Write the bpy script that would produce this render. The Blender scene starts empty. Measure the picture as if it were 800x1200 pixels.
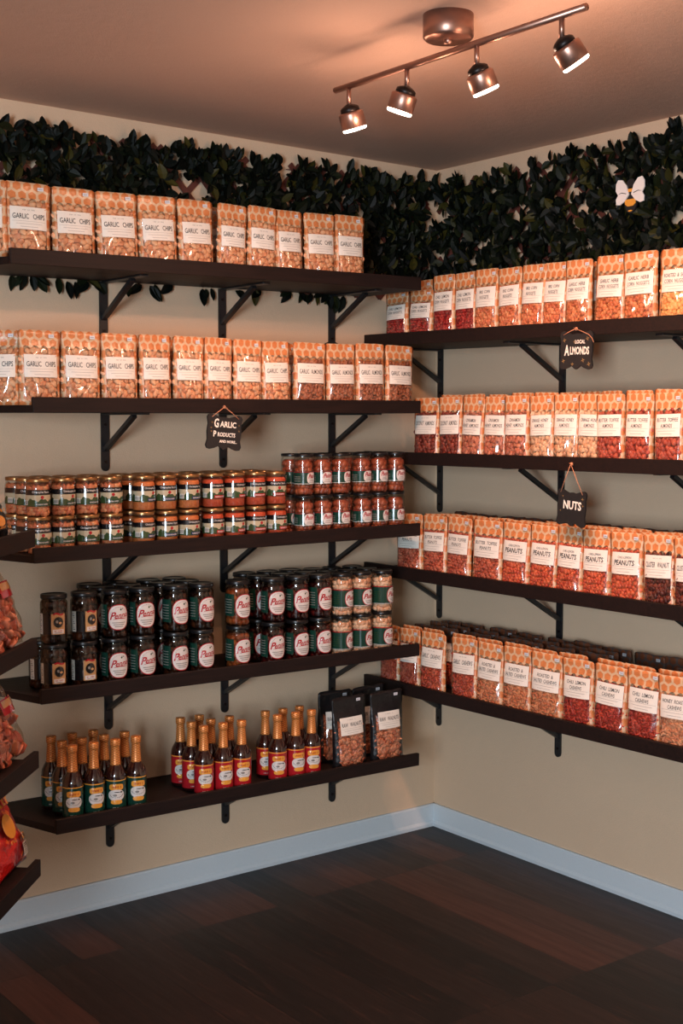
import bpy, bmesh, math, random
from mathutils import Vector, Matrix, noise
PI = math.pi
SC = bpy.context.scene
COL = SC.collection
RND = random.Random(7)

# ------------------------------------------------------------------ materials
def lin(c):
    c = c / 255.0
    return c / 12.92 if c <= 0.04045 else ((c + 0.055) / 1.055) ** 2.4
def rgb(r, g, b): return (lin(r), lin(g), lin(b), 1.0)

class NT:
    def __init__(self, name):
        self.m = bpy.data.materials.new(name); self.m.use_nodes = True
        self.t = self.m.node_tree; self.t.nodes.clear()
        self.out = self.t.nodes.new('ShaderNodeOutputMaterial')
    def n(self, typ, **kw):
        o = self.t.nodes.new(typ)
        for k, v in kw.items(): setattr(o, k, v)
        return o
    def l(self, a, b): self.t.links.new(a, b)
    def math(self, op, a, b=None, clamp=False):
        o = self.n('ShaderNodeMath', operation=op); o.use_clamp = clamp
        for i, v in enumerate((a, b)):
            if v is None: continue
            if isinstance(v, (int, float)): o.inputs[i].default_value = v
            else: self.l(v, o.inputs[i])
        return o.outputs[0]
    def vm(self, op, a, b=None, c=None):
        o = self.n('ShaderNodeVectorMath', operation=op)
        for i, v in enumerate((a, b, c)):
            if v is None: continue
            if isinstance(v, tuple): o.inputs[i].default_value = v
            else: self.l(v, o.inputs[i])
        return o
    def mix(self, f, a, b):
        o = self.n('ShaderNodeMix', data_type='RGBA')
        for s, v in ((o.inputs[0], f), (o.inputs[6], a), (o.inputs[7], b)):
            if isinstance(v, (int, float, tuple)): s.default_value = v
            else: self.l(v, s)
        return o.outputs[2]
    def ramp(self, f, stops):
        o = self.n('ShaderNodeValToRGB'); e = o.color_ramp.elements
        while len(e) > 1: e.remove(e[-1])
        e[0].position, e[0].color = stops[0]
        for p, c in stops[1:]:
            x = e.new(p); x.color = c
        self.l(f, o.inputs[0]); return o.outputs[0]
    def bsdf(self, col, rough=0.5, metal=0.0, bump=None, bs=0.3, bd=0.002, spec=None, coat=0):
        p = self.n('ShaderNodeBsdfPrincipled')
        if isinstance(col, tuple): p.inputs['Base Color'].default_value = col
        else: self.l(col, p.inputs['Base Color'])
        if isinstance(rough, (int, float)): p.inputs['Roughness'].default_value = rough
        else: self.l(rough, p.inputs['Roughness'])
        p.inputs['Metallic'].default_value = metal
        if spec is not None: p.inputs['Specular IOR Level'].default_value = spec
        if coat: p.inputs['Coat Weight'].default_value = coat; p.inputs['Coat Roughness'].default_value = .08
        if bump is not None:
            b = self.n('ShaderNodeBump'); b.inputs['Strength'].default_value = bs; b.inputs['Distance'].default_value = bd
            self.l(bump, b.inputs['Height']); self.l(b.outputs[0], p.inputs['Normal'])
        return p.outputs[0]
    def done(self, s): self.l(s, self.out.inputs[0]); return self.m
    def obj(self): return self.n('ShaderNodeTexCoord').outputs['Object']
    def noise(self, scale, vec=None, detail=4, rough=.55):
        o = self.n('ShaderNodeTexNoise'); o.inputs['Scale'].default_value = scale; o.inputs['Detail'].default_value = detail
        o.inputs['Roughness'].default_value = rough
        if vec is not None: self.l(vec, o.inputs['Vector'])
        return o.outputs[0]

def plain(name, col, rough=.5, metal=0., spec=None, nb=0, nscale=200, coat=0):
    t = NT(name)
    n = t.noise(nscale, t.obj())
    c = t.mix(t.math('MULTIPLY', n, .28), col, tuple(x * .72 for x in col[:3]) + (1,))
    return t.done(t.bsdf(c, rough, metal, n if nb else None, nb or .3, spec=spec, coat=coat))

def m_wall(name, c1, c2):
    t = NT(name); o = t.obj()
    big = t.noise(2.2, o, 3); fine = t.noise(260, o, 3); mid = t.noise(45, o, 5)
    c = t.mix(big, c1, c2)
    c = t.mix(t.math('MULTIPLY', fine, .16), c, (.28, .22, .17, 1))
    h = t.math('ADD', t.math('MULTIPLY', mid, .6), t.math('MULTIPLY', fine, .5))
    return t.done(t.bsdf(c, .82, 0, h, .6, .0028, spec=.25))

def m_shelf():
    t = NT('espresso_wood'); o = t.obj()
    mp = t.n('ShaderNodeMapping'); mp.inputs['Scale'].default_value = (3, 60, 60); t.l(o, mp.inputs[0])
    n = t.noise(2.5, mp.outputs[0], 6)
    c = t.ramp(n, [(.3, rgb(18, 13, 13)), (.7, rgb(36, 23, 20))])
    return t.done(t.bsdf(c, t.math('ADD', t.math('MULTIPLY', n, .2), .48), 0, n, .15, .001, spec=.2))

def m_floor():
    t = NT('dark_plank_floor'); o = t.obj()
    # planks run along Y: swap so the brick rows follow it
    sp = t.n('ShaderNodeSeparateXYZ'); t.l(o, sp.inputs[0])
    cb = t.n('ShaderNodeCombineXYZ'); t.l(sp.outputs[1], cb.inputs[0]); t.l(sp.outputs[0], cb.inputs[1])
    br = t.n('ShaderNodeTexBrick', offset=.37, offset_frequency=1)
    br.inputs['Scale'].default_value = 1; br.inputs['Brick Width'].default_value = .92; br.inputs['Row Height'].default_value = .135
    br.inputs['Mortar Size'].default_value = .0013; br.inputs['Mortar Smooth'].default_value = .3; br.inputs['Bias'].default_value = 0
    br.inputs['Color1'].default_value = (0, 0, 0, 1); br.inputs['Color2'].default_value = (1, 1, 1, 1); br.inputs['Mortar'].default_value = (.2, .2, .2, 1)
    t.l(cb.outputs[0], br.inputs['Vector'])
    mp = t.n('ShaderNodeMapping'); mp.inputs['Scale'].default_value = (2.2, 30, 1); t.l(cb.outputs[0], mp.inputs[0])
    off = t.vm('ADD', mp.outputs[0], None); t.l(t.vm('SCALE', br.outputs[0]).outputs[0], off.inputs[1])
    sc = off.inputs[1].links[0].from_node; sc.inputs[3].default_value = 37.0
    g = t.noise(1.6, off.outputs[0], 7, .62)
    blot = t.noise(3.5, off.outputs[0], 3)
    base = t.ramp(br.outputs[0], [(0, rgb(10, 9, 10)), (.4, rgb(20, 15, 15)), (.7, rgb(36, 24, 21)), (1, rgb(68, 40, 33))])
    c = t.mix(t.math('MULTIPLY', t.ramp(g, [(.38, (0, 0, 0, 1)), (.68, (1, 1, 1, 1))]), .5), base, rgb(24, 15, 16))
    c = t.mix(t.math('MULTIPLY', t.ramp(blot, [(.55, (0, 0, 0, 1)), (.75, (1, 1, 1, 1))]), .35), c, rgb(78, 48, 40))
    c = t.mix(br.outputs['Fac'], c, rgb(10, 7, 8))
    h = t.math('SUBTRACT', t.math('MULTIPLY', g, .25), br.outputs['Fac'])
    return t.done(t.bsdf(c, t.math('ADD', t.math('MULTIPLY', g, .2), .38), 0, h, .25, .0015, spec=.4))

def film_shader(t, o, fac=.11):
    """clear plastic film: mostly transparent, crinkled gloss on top"""
    tr = t.n('ShaderNodeBsdfTransparent'); tr.inputs[0].default_value = (.96, .93, .88, 1)
    gl = t.n('ShaderNodeBsdfGlossy'); gl.inputs['Roughness'].default_value = .10
    mp = t.n('ShaderNodeMapping'); mp.inputs['Scale'].default_value = (1, 1, .45); mp.inputs['Rotation'].default_value = (0, .5, 0)
    inf = t.n('ShaderNodeObjectInfo')
    ad = t.vm('ADD', o, None); s = t.vm('SCALE', inf.outputs['Location']); s.inputs[3].default_value = 13.0
    t.l(s.outputs[0], ad.inputs[1]); t.l(ad.outputs[0], mp.inputs[0])
    n = t.noise(13, mp.outputs[0], 1.2, .5)
    r = t.math('ABSOLUTE', t.math('SUBTRACT', n, .5))
    b = t.n('ShaderNodeBump'); b.inputs['Strength'].default_value = 1; b.inputs['Distance'].default_value = .05
    t.l(r, b.inputs['Height']); t.l(b.outputs[0], gl.inputs['Normal'])
    lw = t.n('ShaderNodeLayerWeight'); lw.inputs[0].default_value = .25; t.l(b.outputs[0], lw.inputs['Normal'])
    f = t.math('ADD', t.math('MULTIPLY', lw.outputs['Fresnel'], .25), fac, True)
    mx = t.n('ShaderNodeMixShader'); t.l(f, mx.inputs[0]); t.l(tr.outputs[0], mx.inputs[1]); t.l(gl.outputs[0], mx.inputs[2])
    return mx.outputs[0], b.outputs[0]

def m_pouch(name, w, h, band, side, hexes=True, dark=None, base=None):
    t = NT(name); uvn = t.n('ShaderNodeTexCoord'); uv = uvn.outputs['UV']; o = uvn.outputs['Object']
    sp = t.n('ShaderNodeSeparateXYZ'); t.l(uv, sp.inputs[0]); x, z = sp.outputs[0], sp.outputs[1]
    if hexes:
        s = .028
        p = t.vm('SCALE', uv); p.inputs[3].default_value = 1 / s
        r = (1.0, 1.7320508, 1.0); hr = (.5, .8660254, .5); nhr = (-.5, -.8660254, -.5)
        a = t.vm('WRAP', p.outputs[0], hr, nhr).outputs[0]
        p2 = t.vm('SUBTRACT', p.outputs[0], hr).outputs[0]
        b = t.vm('WRAP', p2, hr, nhr).outputs[0]
        def hd(v):
            ab = t.vm('ABSOLUTE', v).outputs[0]; q = t.n('ShaderNodeSeparateXYZ'); t.l(ab, q.inputs[0])
            k = t.math('ADD', t.math('MULTIPLY', q.outputs[0], .5), t.math('MULTIPLY', q.outputs[1], .8660254))
            return t.math('MAXIMUM', q.outputs[0], k)
        d = t.math('MINIMUM', hd(a), hd(b))
        ink = t.math('LESS_THAN', d, .375)
        nz = t.noise(60, o, 3)
        orange = t.mix(nz, rgb(204, 130, 76), rgb(190, 112, 66))
        col = t.mix(ink, rgb(204, 172, 138), orange)
        if dark: col = t.mix(ink, rgb(84, 72, 68), rgb(112, 66, 44))  # same print in darker colours, shade of the rear rows painted in
    else:
        col = t.mix(t.noise(30, o), base, tuple(c * .6 for c in base[:3]) + (1,)); d = None
    # window mask on the front (uv x of the back is shifted by 10)
    ax = t.math('ABSOLUTE', x)
    m = t.math('LESS_THAN', ax, w / 2 - side)
    sc = t.math('MULTIPLY', t.math('ABSOLUTE', t.math('SINE', t.math('MULTIPLY', x, PI / .028))), .009 if hexes else .002)
    m = t.math('MULTIPLY', m, t.math('LESS_THAN', t.math('SUBTRACT', z, sc), h - band))
    m = t.math('MULTIPLY', m, t.math('GREATER_THAN', z, .010))
    cut = t.math('ADD', ax, t.math('MULTIPLY', z, -.8))
    m = t.math('MULTIPLY', m, t.math('LESS_THAN', cut, w / 2 - side - .022))
    film, bn = film_shader(t, o)
    pr = t.n('ShaderNodeBsdfPrincipled'); t.l(col, pr.inputs['Base Color']); pr.inputs['Roughness'].default_value = .33
    pr.inputs['Specular IOR Level'].default_value = .5; 
    bb = t.n('ShaderNodeBump'); bb.inputs['Strength'].default_value = .5; bb.inputs['Distance'].default_value = .01
    t.l(t.noise(30, o, 2), bb.inputs['Height']); t.l(bb.outputs[0], pr.inputs['Normal'])
    mx = t.n('ShaderNodeMixShader'); t.l(m, mx.inputs[0]); t.l(pr.outputs[0], mx.inputs[1]); t.l(film, mx.inputs[2])
    return t.done(mx.outputs[0])

def soft(c, k=.10):
    g = .3 * c[0] + .59 * c[1] + .11 * c[2]
    return tuple(v * (1 - k) + g * k for v in c[:3]) + (1,)
def m_nut(name, c1, c2, c3, rough=.5, ns=160):
    c1, c2, c3 = soft(c1), soft(c2), soft(c3)
    t = NT(name); g = t.n('ShaderNodeNewGeometry'); o = t.obj()
    r = g.outputs['Random Per Island']
    c = t.ramp(r, [(0, c1), (.5, c2), (1, c3)])
    n = t.noise(ns, o, 3)
    c = t.mix(t.math('MULTIPLY', t.ramp(n, [(.4, (0, 0, 0, 1)), (.65, (1, 1, 1, 1))]), .18), c, tuple(x * .6 for x in c1[:3]) + (1,))
    return t.done(t.bsdf(c, rough, 0, n, .5, .001))

def m_glass(name, tint, fac=.06):
    t = NT(name)
    tr = t.n('ShaderNodeBsdfTransparent'); tr.inputs[0].default_value = tint
    gl = t.n('ShaderNodeBsdfGlossy'); gl.inputs['Roughness'].default_value = .04
    lw = t.n('ShaderNodeLayerWeight'); lw.inputs[0].default_value = .3
    f = t.math('ADD', t.math('MULTIPLY', lw.outputs['Fresnel'], .22), fac, True)
    mx = t.n('ShaderNodeMixShader'); t.l(f, mx.inputs[0]); t.l(tr.outputs[0], mx.inputs[1]); t.l(gl.outputs[0], mx.inputs[2])
    return t.done(mx.outputs[0])

def m_emit(name, col, s):
    t = NT(name); e = t.n('ShaderNodeEmission'); e.inputs[0].default_value = col; e.inputs[1].default_value = s
    return t.done(e.outputs[0])

def m_leaf():
    t = NT('ivy_leaf'); g = t.n('ShaderNodeNewGeometry')
    c = t.ramp(g.outputs['Random Per Island'], [(0, rgb(7, 11, 9)), (.6, rgb(11, 17, 11)), (.88, rgb(24, 30, 14)), (1, rgb(58, 54, 20))])
    return t.done(t.bsdf(c, .5, 0, t.noise(90, t.obj(), 2), .2, .001, spec=.12))

def m_foil():
    t = NT('gold_foil_wrap'); o = t.obj()
    sp = t.n('ShaderNodeSeparateXYZ'); t.l(o, sp.inputs[0])
    at = t.math('ARCTAN2', sp.outputs[0], sp.outputs[1])
    a = t.math('SINE', t.math('ADD', t.math('MULTIPLY', at, 6), t.math('MULTIPLY', sp.outputs[2], 900)))
    b = t.math('SINE', t.math('SUBTRACT', t.math('MULTIPLY', at, 6), t.math('MULTIPLY', sp.outputs[2], 900)))
    m = t.math('GREATER_THAN', t.math('MAXIMUM', a, b), .8)
    c = t.mix(m, rgb(226, 150, 78), rgb(150, 66, 34))
    return t.done(t.bsdf(c, .34, .35, m, .3, .0005))

def m_chipbag():
    t = NT('red_snack_film'); uv = t.n('ShaderNodeTexCoord').outputs['UV']; o = t.obj()
    n1 = t.noise(9, o, 2); n2 = t.noise(24, o, 3)
    c = t.mix(t.ramp(n1, [(.45, (0, 0, 0, 1)), (.5, (1, 1, 1, 1))]), rgb(186, 28, 26), rgb(128, 16, 22))
    c = t.mix(t.ramp(n2, [(.6, (0, 0, 0, 1)), (.63, (1, 1, 1, 1))]), c, rgb(226, 104, 42))
    return t.done(t.bsdf(c, .28, 0, t.noise(18, o, 3), .9, .02, spec=.6))

M = {}
M['wall'] = m_wall('cream_wall_paint', rgb(220, 192, 162), rgb(212, 182, 152))
M['ceil'] = m_wall('ceiling_paint', rgb(212, 180, 160), rgb(204, 170, 150))
M['base'] = plain('white_baseboard', rgb(205, 214, 220), .4)
M['floor'] = m_floor(); M['shelf'] = m_shelf()
M['black'] = plain('black_powder_coat', rgb(24, 25, 28), .45)
M['board'] = plain('chalkboard_black', rgb(22, 21, 22), .7)
M['chalk'] = plain('white_chalk_paint', rgb(238, 232, 220), .8)
M['gold'] = plain('gold_paint', rgb(190, 150, 90), .6)
M['twine'] = plain('twine', rgb(206, 140, 104), .9)
M['paper'] = plain('label_paper', rgb(226, 222, 212), .55)
M['ink'] = plain('label_ink', rgb(26, 22, 24), .6)
M['greyink'] = plain('fine_print', rgb(150, 146, 140), .6)
M['sticker'] = plain('price_sticker', rgb(205, 212, 222), .5)
M['leaf'] = m_leaf()
M['lattice'] = plain('stained_lattice', rgb(92, 46, 36), .6, nb=.2)
M['nickel'] = plain('brushed_bronze', rgb(168, 128, 112), .34, .9, nscale=60)
M['darkmetal'] = plain('dark_metal', rgb(30, 22, 20), .4, .6)
M['lamp'] = m_emit('lamp_lens', (1, .84, .66, 1), 9)
M['glass'] = m_glass('jar_glass', (.90, .91, .89, 1), .06)
M['glassd'] = m_glass('jar_glass_dark', (.60, .54, .48, 1), .06)
M['goldlid'] = plain('gold_lid', rgb(168, 128, 84), .28, .85)
M['blacklid'] = plain('black_lid', rgb(20, 20, 22), .3, .2)
M['red'] = plain('red_print', rgb(186, 26, 36), .5)
M['green'] = plain('dark_green_print', rgb(24, 72, 58), .5)
M['white'] = plain('white_print', rgb(238, 232, 226), .5)
M['cream'] = plain('cream_print', rgb(222, 196, 150), .5)
M['sky'] = plain('pale_sky_print', rgb(216, 204, 176), .5)
M['blue'] = plain('navy_print', rgb(20, 42, 92), .5)
M['field'] = plain('field_green_print', rgb(62, 88, 48), .5, nscale=90)
M['yellow'] = plain('amber_print', rgb(232, 158, 58), .5)
M['tan'] = plain('tan_print', rgb(206, 164, 112), .5)
M['bottle'] = plain('dark_amber_glass', rgb(38, 14, 12), .08, 0, spec=.8, coat=.6)
M['foil'] = m_foil()
M['chipbag'] = m_chipbag()
M['winglass'] = m_glass('window_glass', (.97, .98, .98, 1), .02)
M['pouch'] = m_pouch('honeycomb_pouch', .125, .205, .052, .012)
M['dpouch'] = m_pouch('shaded_pouch', .125, .205, .052, .012, True, True)  # honeycomb pouch again, with the deep rows' shade put into its colours
M['bpouch'] = m_pouch('black_pouch', .138, .235, .075, .018, False, None, rgb(26, 24, 26))
def brine(name, c1, c2, ns=120):
    t = NT(name); o = t.obj(); v = t.n('ShaderNodeTexVoronoi'); v.inputs['Scale'].default_value = ns; t.l(o, v.inputs['Vector'])
    c = t.ramp(v.outputs['Color'], [(.2, c1), (.8, c2)])
    return t.done(t.bsdf(c, .4, 0, v.outputs['Distance'], .6, .003))
M['dice_orange'] = brine('minced_orange', rgb(206, 104, 52), rgb(226, 136, 72), 420)
M['dice_red'] = brine('minced_red', rgb(196, 62, 36), rgb(220, 96, 52), 420)

# ------------------------------------------------------------------ mesh helpers
def finish(name, bm, mats, parent=None, smooth=True, uv=None):
    me = bpy.data.meshes.new(name)
    bm.normal_update(); bm.to_mesh(me); bm.free()
    if not isinstance(mats, (list, tuple)): mats = [mats]
    for m in mats: me.materials.append(m)
    if smooth:
        for p in me.polygons: p.use_smooth = True
    o = bpy.data.objects.new(name, me); COL.objects.link(o)
    if parent is not None: o.parent = parent
    return o
def thing(name, loc, label, cat, group=None, rz=0.0, rot=None):
    o = bpy.data.objects.new(name, None); COL.objects.link(o)
    o.empty_display_size = .03
    o.location = loc; o.rotation_euler = rot if rot else (0, 0, rz)
    o['label'] = label; o['category'] = cat
    if group: o['group'] = group
    return o
def struct(o): o['kind'] = 'structure'; return o
def box(bm, x0, x1, y0, y1, z0, z1, mi=0, bev=0):
    vs = [bm.verts.new(p) for p in ((x0, y0, z0), (x1, y0, z0), (x1, y1, z0), (x0, y1, z0), (x0, y0, z1), (x1, y0, z1), (x1, y1, z1), (x0, y1, z1))]
    fs = []
    for f in ((0, 3, 2, 1), (4, 5, 6, 7), (0, 1, 5, 4), (1, 2, 6, 5), (2, 3, 7, 6), (3, 0, 4, 7)):
        q = bm.faces.new([vs[i] for i in f]); q.material_index = mi; fs.append(q)
    if bev:
        es = list({e for f in fs for e in f.edges})
        bmesh.ops.bevel(bm, geom=es, offset=bev, segments=1, affect='EDGES', material=mi)
def prism(bm, pts, z0, z1, mi=0, tf=None):
    """polygon pts (x,y) extruded z0..z1; tf maps a 3-vector"""
    tf = tf or (lambda p: p)
    a = [bm.verts.new(tf(Vector((x, y, z0)))) for x, y in pts]; b = [bm.verts.new(tf(Vector((x, y, z1)))) for x, y in pts]
    n = len(pts)
    for f in (list(reversed(a)), b):
        q = bm.faces.new(f); q.material_index = mi
    for i in range(n):
        q = bm.faces.new((a[i], a[(i + 1) % n], b[(i + 1) % n], b[i])); q.material_index = mi
def lathe(bm, prof, n=24, mi=0, c=(0, 0), cap=True):
    rings = []
    for r, z in prof:
        rings.append([bm.verts.new((c[0] + r * math.cos(2 * PI * i / n), c[1] + r * math.sin(2 * PI * i / n), z)) for i in range(n)])
    for a, b in zip(rings, rings[1:]):
        for i in range(n):
            q = bm.faces.new((a[i], a[(i + 1) % n], b[(i + 1) % n], b[i])); q.material_index = mi
    if cap:
        q = bm.faces.new(list(reversed(rings[0]))); q.material_index = mi
        q = bm.faces.new(rings[-1]); q.material_index = mi
def tube(bm, pts, r, n=6, mi=0):
    pts = [Vector(p) for p in pts]; rings = []
    for i, p in enumerate(pts):
        d = (pts[min(i + 1, len(pts) - 1)] - pts[max(i - 1, 0)]).normalized()
        u = d.cross(Vector((0.13, .2, 1)) if abs(d.z) < .95 else Vector((1, 0, .1))).normalized(); v = d.cross(u)
        rings.append([bm.verts.new(p + r * (math.cos(2 * PI * k / n) * u + math.sin(2 * PI * k / n) * v)) for k in range(n)])
    for a, b in zip(rings, rings[1:]):
        for i in range(n):
            q = bm.faces.new((a[i], a[(i + 1) % n], b[(i + 1) % n], b[i])); q.material_index = mi
    bm.faces.new(list(reversed(rings[0]))).material_index = mi; bm.faces.new(rings[-1]).material_index = mi
def beam(bm, a, b, wx, t, side=Vector((1, 0, 0)), mi=0):
    """rectangular bar from a to b, width wx along side, thickness t across"""
    a = Vector(a); b = Vector(b); d = (b - a).normalized(); s = side.normalized(); u = d.cross(s).normalized()
    vs = [bm.verts.new(p + s * sx * wx / 2 + u * su * t / 2) for p in (a, b) for sx, su in ((-1, -1), (1, -1), (1, 1), (-1, 1))]
    for f in ((3, 2, 1, 0), (4, 5, 6, 7), (0, 1, 5, 4), (1, 2, 6, 5), (2, 3, 7, 6), (3, 0, 4, 7)):
        bm.faces.new([vs[i] for i in f]).material_index = mi
ICO = {}
def ico_data(sub=2):
    if sub not in ICO:
        b = bmesh.new(); bmesh.ops.create_icosphere(b, subdivisions=sub, radius=1)
        b.verts.ensure_lookup_table()
        ICO[sub] = ([v.co.copy() for v in b.verts], [[v.index for v in f.verts] for f in b.faces]); b.free()
    return ICO[sub]
def blob(bm, c, ax, rotm, rnd, bend=0, rough=0, sub=2, mi=0):
    vs, fs = ico_data(sub); out = []
    sd = Vector((rnd.random() * 50, rnd.random() * 50, 0))
    for v in vs:
        p = Vector((v.x * ax[0], v.y * ax[1], v.z * ax[2]))
        if rough: p *= 1 + rough * noise.noise(v * 1.7 + sd)
        if bend:
            k = v.x; p.y += bend * ax[0] * (k * k - .4); p *= 1
        out.append(bm.verts.new(Vector(c) + rotm @ p))
    for f in fs: bm.faces.new([out[i] for i in f]).material_index = mi

# text as mesh data (built-in font), cached as (verts, faces) centred at 0
TXT = {}
def text_data(s, bold=0.0, shear=0.0):
    k = (s, bold, shear)
    if k in TXT: return TXT[k]
    cu = bpy.data.curves.new('t', 'FONT'); cu.body = s; cu.size = 1; cu.align_x = 'CENTER'; cu.align_y = 'CENTER'
    cu.resolution_u = 2; cu.offset = bold; cu.shear = shear; cu.space_line = .95
    o = bpy.data.objects.new('t', cu); COL.objects.link(o)
    dg = bpy.context.evaluated_depsgraph_get(); dg.update()
    me = bpy.data.meshes.new_from_object(o.evaluated_get(dg))
    vs = [v.co.copy() for v in me.vertices]; fs = [list(p.vertices) for p in me.polygons]
    bpy.data.objects.remove(o); bpy.data.curves.remove(cu); bpy.data.meshes.remove(me)
    xs = [v.x for v in vs]; ys = [v.y for v in vs]
    cx = (min(xs) + max(xs)) / 2; cy = (min(ys) + max(ys)) / 2
    vs = [Vector((v.x - cx, v.y - cy, 0)) for v in vs]
    TXT[k] = (vs, fs, max(xs) - min(xs), max(ys) - min(ys)); return TXT[k]
def put_text(bm, s, c, w, h, fn, mi, d=.0005, bold=.012, shear=0, rot=0):
    """fit text s into w x h around c=(u,v); fn(u,v,offset)->3D"""
    vs, fs, tw, th = text_data(s, bold, shear)
    sx, sy = w / tw, h / th; out = []; cr, sr = math.cos(rot), math.sin(rot)
    for v in vs:
        x, y = v.x * sx, v.y * sy
        out.append(bm.verts.new(fn(c[0] + x * cr - y * sr, c[1] + x * sr + y * cr, d)))
    for f in fs:
        try: bm.faces.new([out[i] for i in f]).material_index = mi
        except ValueError: pass
def patch(bm, u0, u1, v0, v1, fn, mi, d=0.0, nu=8, nv=3):
    g = [[bm.verts.new(fn(u0 + (u1 - u0) * i / nu, v0 + (v1 - v0) * j / nv, d)) for i in range(nu + 1)] for j in range(nv + 1)]
    for j in range(nv):
        for i in range(nu):
            bm.faces.new((g[j][i], g[j][i + 1], g[j + 1][i + 1], g[j + 1][i])).material_index = mi
def ticks(bm, c, w, h, fn, mi, d=.0005, n=8):
    """a line of print too small to read: uneven strokes"""
    rr = random.Random(int(w * 1e5) + n)
    for i in range(n):
        u = c[0] - w / 2 + w * (i + .5) / n; k = w / n * rr.uniform(.25, .42); hh = h * rr.uniform(.32, .5)
        if rr.random() < .14: continue
        patch(bm, u - k, u + k * .2, c[1] - hh, c[1] + hh, fn, mi, d, 1, 1)
        if rr.random() < .6: patch(bm, u - k, u + k, c[1] - hh, c[1] - hh * .5, fn, mi, d, 1, 1)
        else: patch(bm, u - k, u + k, c[1] + hh * .4, c[1] + hh, fn, mi, d, 1, 1)
def disc(bm, cu, cv, ru, rv, fn, mi, d=0.0, n=28, rings=4, sq=2.0):
    c = bm.verts.new(fn(cu, cv, d)); prev = None
    for k in range(1, rings + 1):
        f = k / rings; ring = []
        for i in range(n):
            a = 2 * PI * i / n; ca, sa = math.cos(a), math.sin(a)
            e = 2.0 / sq
            ring.append(bm.verts.new(fn(cu + ru * f * math.copysign(abs(ca) ** e, ca), cv + rv * f * math.copysign(abs(sa) ** e, sa), d)))
        for i in range(n):
            j = (i + 1) % n
            if prev is None: bm.faces.new((c, ring[i], ring[j])).material_index = mi
            else: bm.faces.new((prev[i], ring[i], ring[j], prev[j])).material_index = mi
        prev = ring
def cyl(r):
    return lambda u, v, d: Vector(((r + d) * math.sin(u / r), -(r + d) * math.cos(u / r), v))

def copy_tree(root, loc, rz=None, scale=None):
    """a copy of a thing with copies of its parts and their sub-parts"""
    r = root.copy(); COL.objects.link(r); r.location = loc
    if rz is not None: r.rotation_euler = (0, 0, rz)
    if scale is not None: r.scale = scale
    for ch in list(root.children):
        c = ch.copy(); COL.objects.link(c); c.parent = r
        for g in list(ch.children):
            d = g.copy(); COL.objects.link(d); d.parent = c
    return r
ORD = ['first', 'second', 'third', 'fourth', 'fifth', 'sixth', 'seventh', 'eighth', 'ninth', 'tenth', 'eleventh', 'twelfth', 'thirteenth']

# ------------------------------------------------------------------ room shell
H = 2.44
def zc(x): return H + (-x) * .010            # the ceiling rises very slightly to the left
bm = bmesh.new(); prism(bm, [(.3, .3), (.3, -6.3), (-5.8, -6.3), (-5.8, .3)][::-1], -.08, 0); struct(finish('floor', bm, M['floor'], smooth=False))
bm = bmesh.new()
vs = [bm.verts.new((x, y, zc(x) + dz)) for dz in (0, .08) for x, y in ((.3, .3), (.3, -6.3), (-5.8, -6.3), (-5.8, .3))]
bm.faces.new(vs[:4]); bm.faces.new(vs[4:][::-1])
for i in range(4): bm.faces.new((vs[i], vs[(i + 1) % 4], vs[4 + (i + 1) % 4], vs[4 + i]))
bmesh.ops.recalc_face_normals(bm, faces=bm.faces[:])
struct(finish('ceiling', bm, M['ceil'], smooth=False))
def wallbox(name, x0, x1, y0, y1):
    bm = bmesh.new(); box(bm, x0, x1, y0, y1, 0, 2.62); return struct(finish(name, bm, M['wall'], smooth=False))
wallbox('wall_left', -1.90, 0, 0, .1)
wallbox('wall_right', 0, .1, -6, .1)
wallbox('wall_back', -5.6, .1, -6.1, -6)
wallbox('wall_far_left', -5.6, -2.98, -1.37, -1.27)
A = Vector((-1.76, 0)); DV = Vector((-.67, -.7424)); NV = Vector((.7424, -.67))
B = A + DV * 1.85
bm = bmesh.new(); P = [A, B, B - NV * .1, A - NV * .1]; prism(bm, [(p.x, p.y) for p in P][::-1], 0, 2.62); struct(finish('wall_side', bm, M['wall'], smooth=False))
bm = bmesh.new()
for a in ((-6.0, -5.30, 0, 2.62), (-4.05, -1.27, 0, 2.62), (-5.30, -4.05, 0, .65), (-5.30, -4.05, 2.20, 2.62)): box(bm, -5.6, -5.5, a[0], a[1], a[2], a[3])
struct(finish('wall_front', bm, M['wall'], smooth=False))
bm = bmesh.new()
for y in (-5.3, -4.69, -4.09): box(bm, -5.58, -5.50, y, y + .04, .65, 2.20)
for z in (.65, 2.16): box(bm, -5.58, -5.50, -5.3, -4.05, z, z + .04)
wf = struct(finish('window_1', bm, M['base'], smooth=False))
bm = bmesh.new(); box(bm, -5.55, -5.545, -5.27, -4.08, .68, 2.17); finish('pane', bm, M['winglass'], wf, smooth=False)

def baseboard(name, prof_len, mtx):
    prof = [(0, 0), (-.017, 0), (-.018, .012), (-.014, .020), (-.012, .022), (-.012, .078), (-.009, .084), (0, .084)]
    bm = bmesh.new()
    a = [bm.verts.new(mtx @ Vector((0, y, z))) for y, z in prof]; b = [bm.verts.new(mtx @ Vector((prof_len, y, z))) for y, z in prof]
    n = len(prof); bm.faces.new(a); bm.faces.new(b[::-1])
    for i in range(n): bm.faces.new((a[i], b[i], b[(i + 1) % n], a[(i + 1) % n]))
    bmesh.ops.recalc_face_normals(bm, faces=bm.faces[:])
    struct(finish(name, bm, M['base'], smooth=False))
baseboard('baseboard_left', 1.77, Matrix.Translation((-1.77, 0, 0)))
baseboard('baseboard_right', 6, Matrix.Rotation(-PI / 2, 4, 'Z'))
baseboard('baseboard_side', 1.85, Matrix.Translation((B.x, B.y, 0)) @ Matrix.Rotation(math.atan2(-DV.y, -DV.x), 4, 'Z'))

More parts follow.
